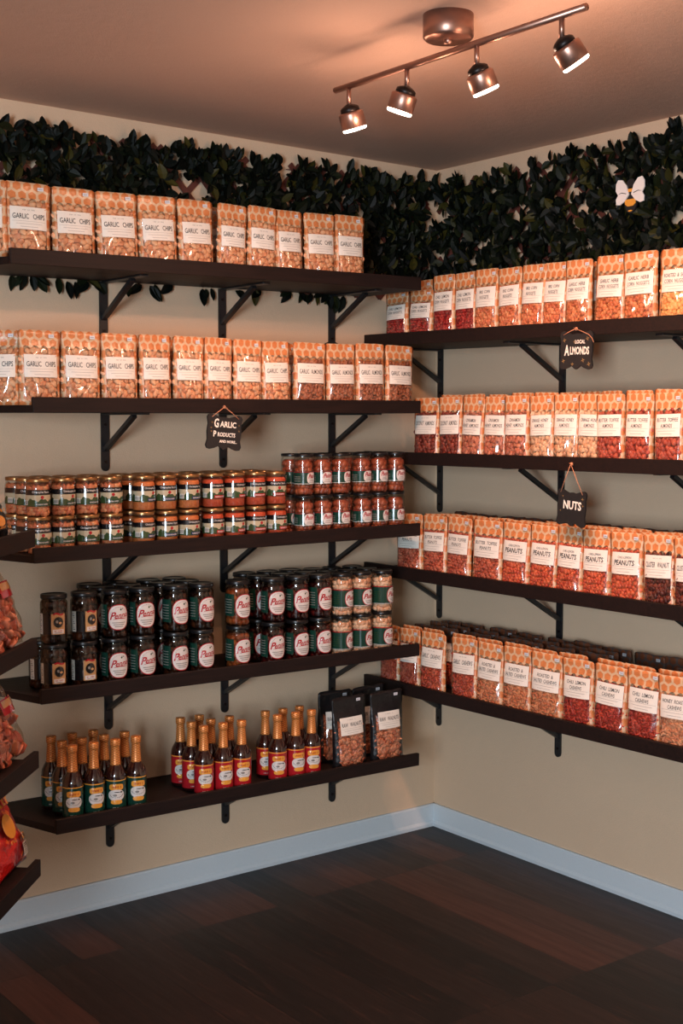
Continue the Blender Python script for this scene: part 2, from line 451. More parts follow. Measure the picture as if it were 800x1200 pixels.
# ------------------------------------------------------------------ shelves
DL, DR, LIP, PT = .32, .34, .042, .020
# lip-top heights at the two ends
LS = [(-1.789, 1.989, 2.004), (-1.731, 1.592, 1.594), (-1.736, 1.179, 1.182), (-1.722, .786, .772), (-1.682, .411, .393)]
XR = -.347
LN = ['top', 'second', 'third', 'fourth', 'bottom']
def lz(k, x):   # plank top on left shelf k at x
    xl, a, b = LS[k]; return a + (b - a) * (x - xl) / (XR - xl) - LIP + PT
RS = [(1.830, 1.814), (1.4195, 1.421), (1.023, 1.022), (.616, .632)]
def rz_(k, y): a, b = RS[k]; return a + (b - a) * (-y) / 1.36 - LIP + PT
WN = {'L': 'left', 'R': 'right'}
for k, (xl, a, b) in enumerate(LS):
    sl = (b - a) / (XR - xl)
    t = thing('wall_shelf', (XR, 0, b), 'dark wooden shelf with raised front lip, %s of the five on the left wall' % LN[k], 'shelf', 'dark shelves on the left wall', rot=(0, -math.atan(sl), 0))
    bm = bmesh.new(); L = XR - xl; yb = -.020 if k == 0 else -.001
    prism(bm, [(0, yb), (-L - .135, yb), (-L - .045, -.16), (-L, -DL + .014), (0, -DL + .014)], -LIP, -LIP + PT)
    bmesh.ops.recalc_face_normals(bm, faces=bm.faces[:])
    finish('plank', bm, M['shelf'], t, smooth=False)
    bm = bmesh.new(); box(bm, -L, 0, -DL, -DL + .014, -LIP, 0, bev=.0012); finish('front_lip', bm, M['shelf'], t, smooth=False)
YE = -2.0
for k, (a, b) in enumerate(RS):
    sl = (b - a) / -1.36      # dz/dy
    t = thing('wall_shelf', (0, 0, a), 'dark wooden shelf with raised front lip, %s of the four on the right wall' % ['top', 'second', 'third', 'bottom'][k], 'shelf', 'dark shelves on the right wall', rot=(math.atan(sl), 0, 0))
    bm = bmesh.new(); prism(bm, [(-.001, -.002), (-DR + .014, -.002), (-DR + .014, YE), (-.001, YE)], -LIP, -LIP + PT)
    bmesh.ops.recalc_face_normals(bm, faces=bm.faces[:]); finish('plank', bm, M['shelf'], t, smooth=False)
    bm = bmesh.new(); box(bm, -DR, -DR + .014, YE, -.002, -LIP, 0, bev=.0012); finish('front_lip', bm, M['shelf'], t, smooth=False)

def make_bracket():
    t = thing('shelf_bracket', (0, 0, 0), '', 'bracket')
    w = .027; bm = bmesh.new()
    pts = [(-w / 2, 0), (-w / 2, -.165)] + [(-w / 2 * math.cos(a), -.165 - w / 2 * math.sin(a)) for a in [PI * i / 8 for i in range(1, 8)]] + [(w / 2, -.165), (w / 2, 0)]
    prism(bm, pts, .001, .007, tf=lambda p: Vector((p.x, -p.z, p.y)))
    bmesh.ops.recalc_face_normals(bm, faces=bm.faces[:]); up = finish('upright', bm, M['black'], t, smooth=False)
    bm = bmesh.new()
    for z in (-.035, -.150):
        prism(bm, [(.005 * math.cos(i * PI / 4), .005 * math.sin(i * PI / 4)) for i in range(8)], .0, .0025, tf=lambda p, z=z: Vector((p.x, -.007 - p.z, z + p.y)))
    bmesh.ops.recalc_face_normals(bm, faces=bm.faces[:]); finish('screw', bm, M['darkmetal'], up, smooth=False)
    bm = bmesh.new(); box(bm, -w / 2, w / 2, -.265, -.007, -.0055, -.0005, bev=.001); finish('arm', bm, M['black'], t, smooth=False)
    bm = bmesh.new(); beam(bm, (0, -.006, -.112), (0, -.195, -.008), .016, .012, Vector((1, 0, 0))); finish('brace', bm, M['black'], t, smooth=False)
    return t
br0 = make_bracket(); used = [False]
def place_bracket(loc, rz, label, group, zs=1.0):
    if not used[0]: t = br0; used[0] = True; t.location = loc; t.rotation_euler = (0, 0, rz)
    else: t = copy_tree(br0, loc, rz)
    t.scale = (1, 1, zs); t['label'] = label; t['group'] = group
for k in range(5):
    for j, x in enumerate((-1.357, -.930, -.484)):
        place_bracket((x, 0, lz(k, x) - PT), 0, 'black metal bracket, %s along, under the %s shelf on the left wall' % (['leftmost', 'middle', 'rightmost'][j], LN[k]), 'shelf brackets on the left wall')
for k in range(4):
    for j, y in enumerate((-.030, -.638, -1.25)):
        place_bracket((0, y, rz_(k, y) - PT), -PI / 2, zs=1.06, label= 'black metal bracket under the %s shelf on the right wall, %s' % (['top', 'second', 'third', 'bottom'][k], ['nearest the corner', 'second from the corner', 'third from the corner'][j]), group='shelf brackets on the right wall')

# ------------------------------------------------------------------ pouches
def pouch_fn(w, h, D):
    def dep(u, z):   # u -1..1, z 0..h -> half thickness toward front
        f = z / h
        if f < .10: b = .72 + 2.8 * f
        elif f < .82: b = 1.0 * math.cos((f - .10) / .72 * PI / 2) ** .75
        else: b = 0
        return D / 2 * b * (1 - abs(u) ** 3.2) + .0012
    def wd(z):
        f = z / h
        return 1 - .035 * math.sin(min(1, f / .8) * PI) - .045 * math.exp(-((f - .76) / .07) ** 2) - (.03 if f < .03 else 0)
    def fn(x, z, d):     # label/text mapping on the front
        return Vector((x, -dep(2 * x / w / wd(z), z) - d - .0009, z))
    return dep, wd, fn
def pouch_mesh(w, h, D, seed):
    dep, wd, _ = pouch_fn(w, h, D); bm = bmesh.new(); uvl = bm.loops.layers.uv.new('UVMap')
    NX, NZ = 14, 18; G = {}
    for s in (-1, 1):
        for j in range(NZ + 1):
            for i in range(NX + 1):
                u = -1 + 2 * i / NX; z = h * j / NZ
                edge = i in (0, NX)
                if edge and s == 1: G[s, i, j] = G[-1, i, j]; continue
                nz = noise.noise(Vector((u * 2.2, z * 22, seed * 9 + s * 3)))
                y = s * (dep(u, z) * (1 if s < 0 else .75)) + (0 if edge else nz * .0012)
                top = noise.noise(Vector((u * 1.3, seed * 5, 0))) * .004 if j > NZ - 4 else 0
                ztop = (-.005 * max(0, abs(u) - .86) / .14 if j == NZ else 0) + (noise.noise(Vector((u * 1.6, seed * 3, 4))) * .004 if j == NZ else 0)
                G[s, i, j] = bm.verts.new((u * w / 2 * wd(z), y + top, z + ztop))
    for s in (-1, 1):
        for j in range(NZ):
            for i in range(NX):
                q = [(i, j), (i + 1, j), (i + 1, j + 1), (i, j + 1)]
                if s == 1: q = q[::-1]
                f = bm.faces.new([G[s, a, b] for a, b in q])
                for lp, (a, b) in zip(f.loops, q):
                    lp[uvl].uv = ((-1 + 2 * a / NX) * w / 2 + (10.0 if s == 1 else 0), h * b / NZ)
    for j in (0, NZ):
        for i in range(NX):
            vs = [G[-1, i, j], G[-1, i + 1, j], G[1, i + 1, j], G[1, i, j]]
            vs2 = []
            for v in vs:
                if v not in vs2: vs2.append(v)
            if len(vs2) > 2:
                f = bm.faces.new(vs2 if j else vs2[::-1])
                for lp in f.loops: lp[uvl].uv = (10.01, .2)
    return bm
def contents_mesh(w, h, D, kind, seed, top, side):
    """nuts packed right behind the window"""
    dep, wd, _ = pouch_fn(w, h, D); rnd = random.Random(seed); bm = bmesh.new()
    ax, sp, bend, rough, flat = kind
    z = .006 + ax[1]; row = 0
    while z < top:
        x = -(w / 2 - side) + (sp * .5 if row % 2 else 0)
        while x < w / 2 - side:
            jx = x + rnd.uniform(-.28, .28) * sp; jz = z + rnd.uniform(-.28, .28) * sp
            u = 2 * jx / w / wd(jz)
            if abs(u) < .93:
                k = rnd.uniform(.82, 1.15)
                a = rnd.uniform(0, 2 * PI)
                R = Matrix.Rotation(rnd.uniform(-.5, .5) + PI / 2, 3, 'X') @ Matrix.Rotation(a, 3, 'Z') @ Matrix.Rotation(rnd.uniform(-.4, .4), 3, 'Y')
                dd = dep(u, max(.001, jz))
                thick = ax[2] * 1.15
                y = -max(dd - thick - .0012, -.001) + rnd.uniform(0, .0025)
                y = min(y, .0)
                f = min(1.0, (dd + .001) / (thick * 1.3)); f = max(.35, f)
                blob(bm, (jx, y, jz), (ax[0] * k, ax[1] * k, ax[2] * k * f), R, rnd, bend, rough, 2)
            x += sp
        z += sp * .82; row += 1
    # filling behind
    g = []; n = 8
    for j in range(n + 1):
        zz = .012 + (top - .016) * j / n
        g.append([bm.verts.new((u * w / 2 * .84 * wd(zz), min(0.002, -dep(u * .84, zz) + ax[2] * 2.0 + .003), zz)) for u in [-1 + 2 * i / 8 for i in range(9)]])
    for j in range(n):
        for i in range(8): bm.faces.new((g[j][i], g[j][i + 1], g[j + 1][i + 1], g[j + 1][i]))
    return bm
KINDS = {
 'chips':   ((.0112, .0088, .0046), .0165, 0, .22, 0),
 'almond':  ((.0102, .0062, .0048), .0134, 0, .12, 0),
 'corn':    ((.0080, .0068, .0055), .0124, 0, .3, 0),
 'cornred': ((.0064, .0056, .0044), .0102, 0, .35, 0),
 'coated':  ((.0104, .0082, .0062), .0152, 0, .2, 0),
 'peanut':  ((.0078, .0066, .0054), .0120, 0, .15, 0),
 'cashew':  ((.0094, .0042, .0042), .0120, .55, .1, 0),
 'walnut':  ((.0095, .0075, .0050), .0130, .2, .8, 0),
}
PROD = { # label lines, kind, colours, title scale
 'garlic_chips': (['GARLIC CHIPS'], 'chips', (rgb(212, 136, 92), rgb(228, 164, 118), rgb(240, 192, 148))),
 'garlic_almonds': (['GARLIC ALMONDS'], 'almond', (rgb(134, 70, 42), rgb(166, 92, 58), rgb(190, 116, 76))),
 'lemon_corn': (['CHILI LEMON', 'CORN NUGGETS'], 'cornred', (rgb(132, 14, 20), rgb(168, 24, 28), rgb(200, 48, 38))),
 'bbq_corn': (['BBQ CORN', 'NUGGETS'], 'corn', (rgb(200, 98, 58), rgb(222, 128, 78), rgb(236, 156, 100))),
 'herb_corn': (['GARLIC HERB', 'CORN NUGGETS'], 'corn', (rgb(186, 92, 48), rgb(212, 122, 68), rgb(228, 150, 90))),
 'salt_corn': (['ROASTED & SALTED', 'CORN NUGGETS'], 'corn', (rgb(226, 150, 76), rgb(240, 176, 98), rgb(250, 200, 128))),
 'coconut_almonds': (['COCONUT ALMONDS'], 'coated', (rgb(104, 32, 24), rgb(136, 46, 32), rgb(168, 66, 44))),
 'cinnamon_almonds': (['CINNAMON', 'HONEY ALMONDS'], 'coated', (rgb(178, 92, 70), rgb(204, 118, 88), rgb(222, 142, 108))),
 'orange_almonds': (['ORANGE HONEY', 'ALMONDS'], 'coated', (rgb(216, 158, 118), rgb(232, 184, 146), rgb(244, 206, 170))),
 'toffee_almonds': (['BUTTER TOFFEE', 'ALMONDS'], 'coated', (rgb(160, 54, 38), rgb(188, 74, 52), rgb(208, 96, 66))),
 'toffee_peanuts': (['BUTTER TOFFEE', 'PEANUTS'], 'peanut', (rgb(172, 66, 44), rgb(198, 88, 60), rgb(216, 112, 78))),
 'chili_peanuts': (['CHILI-LEMON', 'PEANUTS'], 'peanut', (rgb(190, 62, 34), rgb(214, 84, 46), rgb(230, 110, 60))),
 'cluster_walnut': (['CLUSTER WALNUT'], 'walnut', (rgb(74, 24, 20), rgb(104, 36, 28), rgb(140, 56, 40))),
 'garlic_cashews': (['GARLIC CASHEWS'], 'cashew', (rgb(166, 54, 36), rgb(192, 72, 46), rgb(212, 96, 60))),
 'salt_cashews': (['ROASTED &', 'SALTED CASHEWS'], 'cashew', (rgb(194, 104, 66), rgb(216, 130, 84), rgb(232, 156, 106))),
 'chili_cashews': (['CHILI LEMON', 'CASHEWS'], 'cashew', (rgb(148, 28, 22), rgb(180, 42, 30), rgb(206, 66, 40))),
 'honey_cashews': (['HONEY ROASTED', 'CASHEWS'], 'cashew', (rgb(204, 120, 84), rgb(222, 146, 104), rgb(236, 170, 126))),
 'raw_walnuts': (['RAW WALNUTS'], 'walnut', (rgb(178, 92, 60), rgb(202, 118, 80), rgb(222, 146, 104))),
}
def label_mesh(lines, fn, cx, cz, w=.098, h=.062):
    bm = bmesh.new()
    patch(bm, cx - w / 2, cx + w / 2, cz - h / 2, cz + h / 2, fn, 0, 0, 12, 8)
    if len(lines) == 1:
        put_text(bm, lines[0].replace(' ', '   '), (cx, cz + h * .08), w * .88, h * .23, fn, 1, .0006, .008)
        ticks(bm, (cx, cz + h * .36), w * .34, h * .055, fn, 2, .0006, 10)
    elif lines[0] == 'CHILI-LEMON':
        put_text(bm, lines[0], (cx, cz + h * .27), w * .5, h * .11, fn, 1, .0006, 0)
        put_text(bm, lines[1], (cx, cz + h * .03), w * .74, h * .24, fn, 1, .0006, .02)
    else:
        for i, s in enumerate(lines):
            put_text(bm, s.replace(' ', '  '), (cx, cz + h * (.24 - .26 * i)), w * min(.86, .066 * len(s)), h * .17, fn, 1, .0006, .006)
    patch(bm, cx - w * .46, cx + w * .46, cz - h * .145, cz - h * .135, fn, 2, .0005, 12, 1)
    for i in range(2): patch(bm, cx - w * (.36 - i * .12), cx + w * (.36 - i * .12), cz - h * (.26 + .13 * i), cz - h * (.245 + .13 * i), fn, 2, .0005, 10, 1)
    return bm
PW, PH, PD = .125, .205, .044
PROTO = {}
pouch_me = {}
def pouch_proto(prod, lab_z=.112, black=False):
    key = (prod, round(lab_z, 3), black)
    if key in PROTO: return PROTO[key]
    lines, kind, cols = PROD[prod]
    w, h, D = (.138, .235, .05) if black is True else (PW, PH, PD)
    t = thing('snack_pouch', (0, 0, 0), '', 'snack pouch')
    if black not in pouch_me:
        o = finish('pouch', pouch_mesh(w, h, D, {True: 2, False: 1, 'shaded': 3}[black]), M[{True: 'bpouch', False: 'pouch', 'shaded': 'dpouch'}[black]], t); pouch_me[black] = o.data
    else:
        o = bpy.data.objects.new('pouch', pouch_me[black]); COL.objects.link(o); o.parent = t
    mk = 'nut_' + prod
    if mk not in M: M[mk] = m_nut(mk, *cols)
    side = .018 if black is True else .010; top = h - (.08 if black is True else .052)
    finish('contents', contents_mesh(w, h, D, KINDS[kind], sum(map(ord, prod)), top, side), M[mk], t)
    fn = pouch_fn(w, h, D)[2]
    lo = finish('label', label_mesh(lines, fn, .004 if black is True else 0, lab_z, .090 if black is True else .098, .056 if black is True else .062), [M['paper'], M['ink'], M['greyink']], t, smooth=False)
    bm = bmesh.new(); patch(bm, w * .22, w * .22 + .016, h - .020, h - .011, fn, 0, .0012, 3, 2); patch(bm, w * .22 + .002, w * .22 + .013, h - .0165, h - .0145, fn, 1, .0016, 3, 1)
    finish('price_sticker', bm, [M['sticker'], M['greyink']], t, smooth=False)
    PROTO[key] = t; t['_free'] = 1
    return t
def place_pouch(prod, loc, rz, label, group, lab_z=.112, sc=(1, 1, 1), sticker=True, black=False):
    p = pouch_proto(prod, lab_z, black)
    if p.get('_free'):
        del p['_free']; t = p; t.location = loc; t.rotation_euler = (0, 0, rz); t.scale = sc
    else: t = copy_tree(p, loc, rz, sc)
    t.rotation_euler[1] = RND.uniform(-.035, .035)
    t['label'] = label; t['category'] = 'snack pouch'; t['group'] = group
    return t
def pname(prod):
    s = ' '.join(PROD[prod][0]).lower().replace('&', 'and').replace('bbq', 'barbecue')
    return s
# left wall, front rows  (x, product)
GC, GA = 'garlic_chips', 'garlic_almonds'
L1 = [(-1.724, GC), (-1.584, GC), (-1.449, GC), (-1.318, GC), (-1.192, GC), (-1.069, GC), (-.963, GC), (-.856, GC), (-.738, GC), (-.620, GC)]
L2 = [(-1.695, GC), (-1.571, GC), (-1.450, GC), (-1.333, GC), (-1.224, GC), (-1.120, GC), (-1.015, GC), (-.906, GC), (-.782, GA), (-.653, GA), (-.535, GA), (-.412, GA)]
def gap_scale(lst, i, ax=0):
    d = []
    if i > 0: d.append(abs(lst[i][0] - lst[i - 1][0]))
    if i < len(lst) - 1: d.append(abs(lst[i][0] - lst[i + 1][0]))
    return min(1.04, max(.80, min(d) / .127))
for k, lst in ((0, L1), (1, L2)):
    for i, (x, pr) in enumerate(lst):
        s = gap_scale(lst, i); rnd = RND.random()
        place_pouch(pr, (x, -.281 + .003 * (i % 2), lz(k, x)), RND.uniform(-.10, .02), '%s pouch, front row, %s from left, %s left-wall shelf' % (pname(pr), ORD[i], LN[k]),
                    'honeycomb pouches on the left wall', .107, (s, 1, .985 + .03 * rnd))
    n = len(lst)
    for i, (x, pr) in enumerate(lst[:-1]):
        xx = (x + lst[i + 1][0]) / 2 + RND.uniform(-.02, .02)
        place_pouch(pr, (xx, -.215, lz(k, xx)), RND.uniform(-.06, .06), '%s pouch, back row of %s left-wall shelf, %s from left' % (pname(pr), LN[k], ORD[i]), 'honeycomb pouches on the left wall, back rows', .107, (.92, 1, .98))
# pouches on the corner end of the first two shelves, beyond the lip
for k, x, y, r in ((0, -1.822, -.272, .35), (0, -1.80, -.13, .1), (1, -1.790, -.262, .30), (1, -1.77, -.125, .1)):
    j = 'near' if y < -.2 else 'far'
    place_pouch(GC, (x, y + .02, lz(k, x)), -r - .35, 'garlic chips pouch beyond the left end of the lip, %s shelf, %s one of two' % (LN[k], 'front' if j == 'near' else 'rear'), 'honeycomb pouches at the corner end', .107, (.9, 1, 1))
# right wall
R1 = [(-.142, 'lemon_corn'), (-.262, 'lemon_corn'), (-.386, 'lemon_corn'), (-.490, 'lemon_corn'), (-.588, 'bbq_corn'), (-.694, 'bbq_corn'), (-.793, 'bbq_corn'), (-.882, 'bbq_corn'), (-.980, 'herb_corn'), (-1.098, 'herb_corn'), (-1.214, 'herb_corn'), (-1.342, 'salt_corn')]
R2 = [(-.300, 'coconut_almonds'), (-.419, 'coconut_almonds'), (-.525, 'cinnamon_almonds'), (-.628, 'cinnamon_almonds'), (-.730, 'cinnamon_almonds'), (-.838, 'orange_almonds'), (-.939, 'orange_almonds'), (-1.031, 'orange_almonds'), (-1.112, 'toffee_almonds'), (-1.213, 'toffee_almonds'), (-1.325, 'toffee_almonds'), (-1.425, 'toffee_almonds')]
R3 = [(-.215, 'toffee_peanuts'), (-.343, 'toffee_peanuts'), (-.462, 'toffee_peanuts'), (-.597, 'toffee_peanuts'), (-.727, 'chili_peanuts'), (-.844, 'chili_peanuts'), (-.956, 'chili_peanuts'), (-1.062, 'chili_peanuts'), (-1.180, 'chili_peanuts'), (-1.297, 'cluster_walnut'), (-1.408, 'cluster_walnut')]
R3[4:6] = [(-.727, 'chili_peanuts'), (-.844, 'chili_peanuts')]
R4 = [(-.110, 'garlic_cashews'), (-.215, 'garlic_cashews'), (-.335, 'garlic_cashews'), (-.495, 'garlic_cashews'), (-.615, 'salt_cashews'), (-.738, 'salt_cashews'), (-.867, 'salt_cashews'), (-.998, 'chili_cashews'), (-1.123, 'chili_cashews'), (-1.247, 'chili_cashews'), (-1.370, 'honey_cashews')]
RN = ['top', 'second', 'third', 'bottom']
LZ = [.118, .115, .118, .122]
for k, lst in enumerate((R1, R2, R3, R4)):
    for i, (y, pr) in enumerate(lst):
        s = min(1.10, gap_scale(lst, i) * 1.05)
        h = 1.0 if not (k == 0 and i < 2) else .80
        place_pouch(pr, (-.300 + .003 * (i % 2), y, rz_(k, y)), -PI / 2 + RND.uniform(.0, .09), '%s pouch, front row, %s from corner, %s right-wall shelf' % (pname(pr), ORD[i], RN[k]),
                    'honeycomb pouches on the right wall, front rows', LZ[k], (s, 1, h * (1 + .02 * RND.random())))
    rows = (1, 1, 3, 4)[k]
    for r in range(rows):
        for i in range(len(lst) - 1):
            y, pr = lst[i]; y2 = lst[i + 1][0]; yy = (y + y2) / 2 + RND.uniform(-.015, .015)
            if k == 3 and r in (1, 2) and i in (7, 8): continue
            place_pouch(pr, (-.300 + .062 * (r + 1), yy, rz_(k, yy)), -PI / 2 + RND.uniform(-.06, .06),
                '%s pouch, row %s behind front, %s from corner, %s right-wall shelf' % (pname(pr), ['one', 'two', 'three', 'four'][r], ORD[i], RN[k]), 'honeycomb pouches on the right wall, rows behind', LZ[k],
                (min(1.02, abs(y2 - y) / .123), 1, (1.045 if k == 1 else .99) + .025 * RND.random()), black='shaded' if (k == 3 and r >= 1) or (k == 2 and r == 2) else False)
# raw walnut pouches, bottom left shelf
for i, (x, y, n) in enumerate(((-.605, -.265, 'front left'), (-.447, -.265, 'front right'), (-.600, -.165, 'back left'), (-.442, -.165, 'back right'))):
    place_pouch('raw_walnuts', (x, y, lz(4, x)), -.06, 'black stand-up pouch of raw walnuts, %s of four on the bottom shelf' % n, 'black raw walnut pouches', .140, (1, 1, 1.03), black=True)
for i, (y, n) in enumerate(((-1.02, 'nearer the corner'), (-1.145, 'farther from the corner'))):
    tt = place_pouch('raw_walnuts', (-.155, y, rz_(3, y)), PI / 2 + .15 * (1 - 2 * i), 'plain black pouch turned backwards among the cashew rows, %s' % n, 'black pouches behind the cashews', .140, (.84, 1, .80), black=True)
# ------------------------------------------------------------------ jars
def glass_body(r, h, neck, lid_h):
    zt = h - lid_h
    return [(r * .86, .0), (r * .97, .003), (r, .008), (r, zt - .016), (r * .985, zt - .010), (neck, zt - .003), (neck, zt + .001)]
def packed_cyl(bm, r, z0, z1, ax, sp, rnd, bend=0, rough=.1):
    z = z0 + ax[1] * .8; row = 0
    n = max(5, int(2 * PI * r / sp))
    while z < z1 - ax[1] * .5:
        for i in range(n):
            a = 2 * PI * (i + .5 * (row % 2) + rnd.uniform(-.15, .15)) / n; rr = r - ax[2] * 1.05
            k = rnd.uniform(.9, 1.1)
            R = Matrix.Rotation(a, 3, 'Z') @ Matrix.Rotation(PI / 2, 3, 'Y') @ Matrix.Rotation(rnd.uniform(0, PI), 3, 'Z')
            blob(bm, (rr * math.cos(a), rr * math.sin(a), z + rnd.uniform(-.15, .15) * sp), (ax[0] * k, ax[1] * k, ax[2]), R, rnd, bend, rough, 2)
        z += sp * .82; row += 1
    lathe(bm, [(r * .7, z0), (r * .72, z1 - .004)], 14)
M['nut_garlic_jar'] = m_nut('roasted_garlic', rgb(196, 92, 48), rgb(224, 132, 78), rgb(238, 164, 106))
M['nut_olive'] = m_nut('stuffed_olive', rgb(118, 46, 24), rgb(158, 66, 32), rgb(188, 92, 46), .3)
M['nut_olived'] = m_nut('dark_olive', rgb(30, 16, 12), rgb(56, 30, 18), rgb(112, 58, 28), .3)
M['nut_orange'] = m_nut('orange_pickle', rgb(160, 78, 28), rgb(196, 104, 40), rgb(214, 128, 60), .3)
M['nut_beet'] = m_nut('crimson_pickle', rgb(44, 8, 12), rgb(74, 14, 20), rgb(128, 30, 30), .3)
M['nut_clove'] = m_nut('pale_clove', rgb(212, 146, 104), rgb(232, 178, 138), rgb(244, 204, 168), .35)
LBLM = [plain('glossy_' + n, c, .13, spec=.55, coat=.3) for n, c in (('paper', rgb(204, 200, 190)), ('ink', rgb(20, 18, 20)), ('red', rgb(160, 28, 36)), ('green', rgb(20, 56, 46)),
    ('white', rgb(206, 202, 198)), ('cream', rgb(200, 176, 136)), ('sky', rgb(178, 166, 138)), ('blue', rgb(18, 36, 80)), ('field', rgb(50, 68, 38)), ('yellow', rgb(220, 150, 58)), ('tan', rgb(182, 140, 94)), ('grey', rgb(128, 124, 120)))]
PAP, INK, RED, GRN, WHT, CRM, SKY, BLU, FLD, YEL, TAN, GRY = range(12)
def lid(r, h, lid_h, mat, t):
    bm = bmesh.new(); z = h - lid_h
    lathe(bm, [(r * .985, z), (r, z + .0015), (r, h - .003), (r * .96, h - .0008), (r * .86, h - .0008), (r * .84, h - .0022), (r * .2, h - .0022)], 28)
    finish('lid', bm, mat, t)
def garlic_jar(variant):
    t = thing('garlic_jar', (0, 0, 0), '', 'jar'); r, h = .0335, .1055
    bm = bmesh.new(); lathe(bm, glass_body(r, h, r * .9, .011), 28, cap=False); finish('glass', bm, M['glass'], t)
    rnd = random.Random(3 + variant); bm = bmesh.new()
    if variant == 0: packed_cyl(bm, r - .002, .003, h - .018, (.0100, .0072, .005), .0140, rnd, .2, .3); m = M['nut_garlic_jar']
    else:
        lathe(bm, [(r * .8, .003), (r - .0022, .006), (r - .0022, h - .024), (r * .82, h - .019), (.001, h - .019)], 24); m = M['dice_orange'] if variant == 1 else M['dice_red']
    finish('contents', bm, m, t)
    lid(r * .965, h, .011, M['goldlid'], t)
    bm = bmesh.new(); f = cyl(r); z0, z1 = .028, .074; U = r * 2.5
    patch(bm, -U, U, z0, z1, f, INK, .0004, 32, 1)
    patch(bm, -U, U, z0 + .014, z1 - .0145, f, SKY, .0006, 32, 1)
    # rolling hills
    n = 40; top = []
    for i in range(n + 1):
        u = -U + 2 * U * i / n; hgt = z0 + .018 + .0035 * math.sin(u * 190) + .002 * math.sin(u * 420 + 1)
        top.append((bm.verts.new(f(u, z0 + .001, .0008)), bm.verts.new(f(u, hgt, .0008))))
    for a, b in zip(top, top[1:]): bm.faces.new((a[0], b[0], b[1], a[1])).material_index = FLD
    put_text(bm, 'Christopher Ranch', (.003, z1 - .0068), .050, .0078, f, WHT, .0008, .012)
    disc(bm, .006, z0 + .0255, .0048, .0048, f, RED, .0010, 16, 2)
    strip = (GRN, BLU, RED)[variant]
    patch(bm, -.014, .026, z0 + .002, z0 + .0105, f, strip, .0010, 12, 1)
    ticks(bm, (.006, z0 + .0062), .034, .0042, f, WHT, .0012, 13)
    bx = -.045
    patch(bm, bx - .008, bx + .008, z0 + .004, z0 + .018, f, PAP, .0010, 6, 1)
    for q in range(7): patch(bm, bx - .0066 + q * .002, bx - .0058 + q * .002, z0 + .006, z0 + .016, f, INK, .0012, 1, 1)
    finish('label', bm, LBLM, t, smooth=False)
    return t
def script_word(bm, f, cu, cv, w, h):
    """red cursive-looking word: tall capital, small joined letters rising to the right, underline swash"""
    put_text(bm, 'P', (cu - w * .31, cv + h * .04), w * .36, h * .88, f, RED, .0014, .03, .45, .1)
    put_text(bm, 'enna', (cu + w * .13, cv + h * .0), w * .72, h * .46, f, RED, .0014, .02, .45, .12)
    n = 14; pr = None
    for i in range(n + 1):          # swash
        k = i / n; u = cu - w * .30 + w * .74 * k; v = cv - h * .40 + h * .16 * k + h * .05 * math.sin(k * PI * 1.5); th = h * (.02 + .035 * math.sin(k * PI))
        cur = (bm.verts.new(f(u, v - th, .0014)), bm.verts.new(f(u, v + th, .0014)))
        if pr: bm.faces.new((pr[0], cur[0], cur[1], pr[1])).material_index = RED
        pr = cur
def script_oval(bm, f, cu, cv, ru, rv):
    disc(bm, cu, cv, ru, rv, f, RED, .0009, 36, 5, 2.5)
    disc(bm, cu, cv, ru * .93, rv * .93, f, WHT, .0011, 36, 5, 2.5)
    for i in range(16):     # ring of fine print along the top
        a = PI * (.12 + .76 * i / 15)
        patch(bm, cu + ru * .8 * math.cos(a) - .0006, cu + ru * .8 * math.cos(a) + .0006, cv + rv * .8 * math.sin(a) - .0008, cv + rv * .8 * math.sin(a) + .0008, f, INK, .0013, 1, 1)
    script_word(bm, f, cu, cv + rv * .10, ru * 1.78, rv * .66)
    disc(bm, cu + ru * .18, cv + rv * .60, .0026, .0032, f, FLD, .0014, 10, 1); disc(bm, cu + ru * .33, cv + rv * .66, .0018, .0014, f, GRN, .0015, 8, 1)
    for i in range(3): patch(bm, cu - ru * (.62 - i * .12), cu + ru * (.62 - i * .12), cv - rv * (.44 + .15 * i), cv - rv * (.38 + .15 * i), f, GRY, .0014, 8, 1)
def oval_jar(kind):
    spec = {'olived': 'nut_olived', 'orange': 'nut_orange', 'beet': 'nut_beet'}[kind]
    t = thing('pickle_jar', (0, 0, 0), '', 'jar'); r, h = .0385, .1395
    bm = bmesh.new(); lathe(bm, glass_body(r, h, r * .88, .014), 28, cap=False); finish('glass', bm, M['glassd'], t)
    bm = bmesh.new(); packed_cyl(bm, r - .002, .003, h - .022, (.0125, .0110, .0100), .0215, random.Random(5), 0, .06); finish('contents', bm, M[spec], t)
    lid(r * .97, h, .013, M['blacklid'], t)
    bm = bmesh.new(); f = cyl(r)
    patch(bm, -r * 2.3, -r * .9, .030, .098, f, GRN, .0003, 12, 1)
    for q in range(6): patch(bm, -r * 2.1, -r * 1.1, .040 + q * .008, .042 + q * .008, f, GRY, .0005, 8, 1)
    script_oval(bm, f, 0, .061, .0315, .0375)
    finish('label', bm, LBLM, t, smooth=False)
    return t
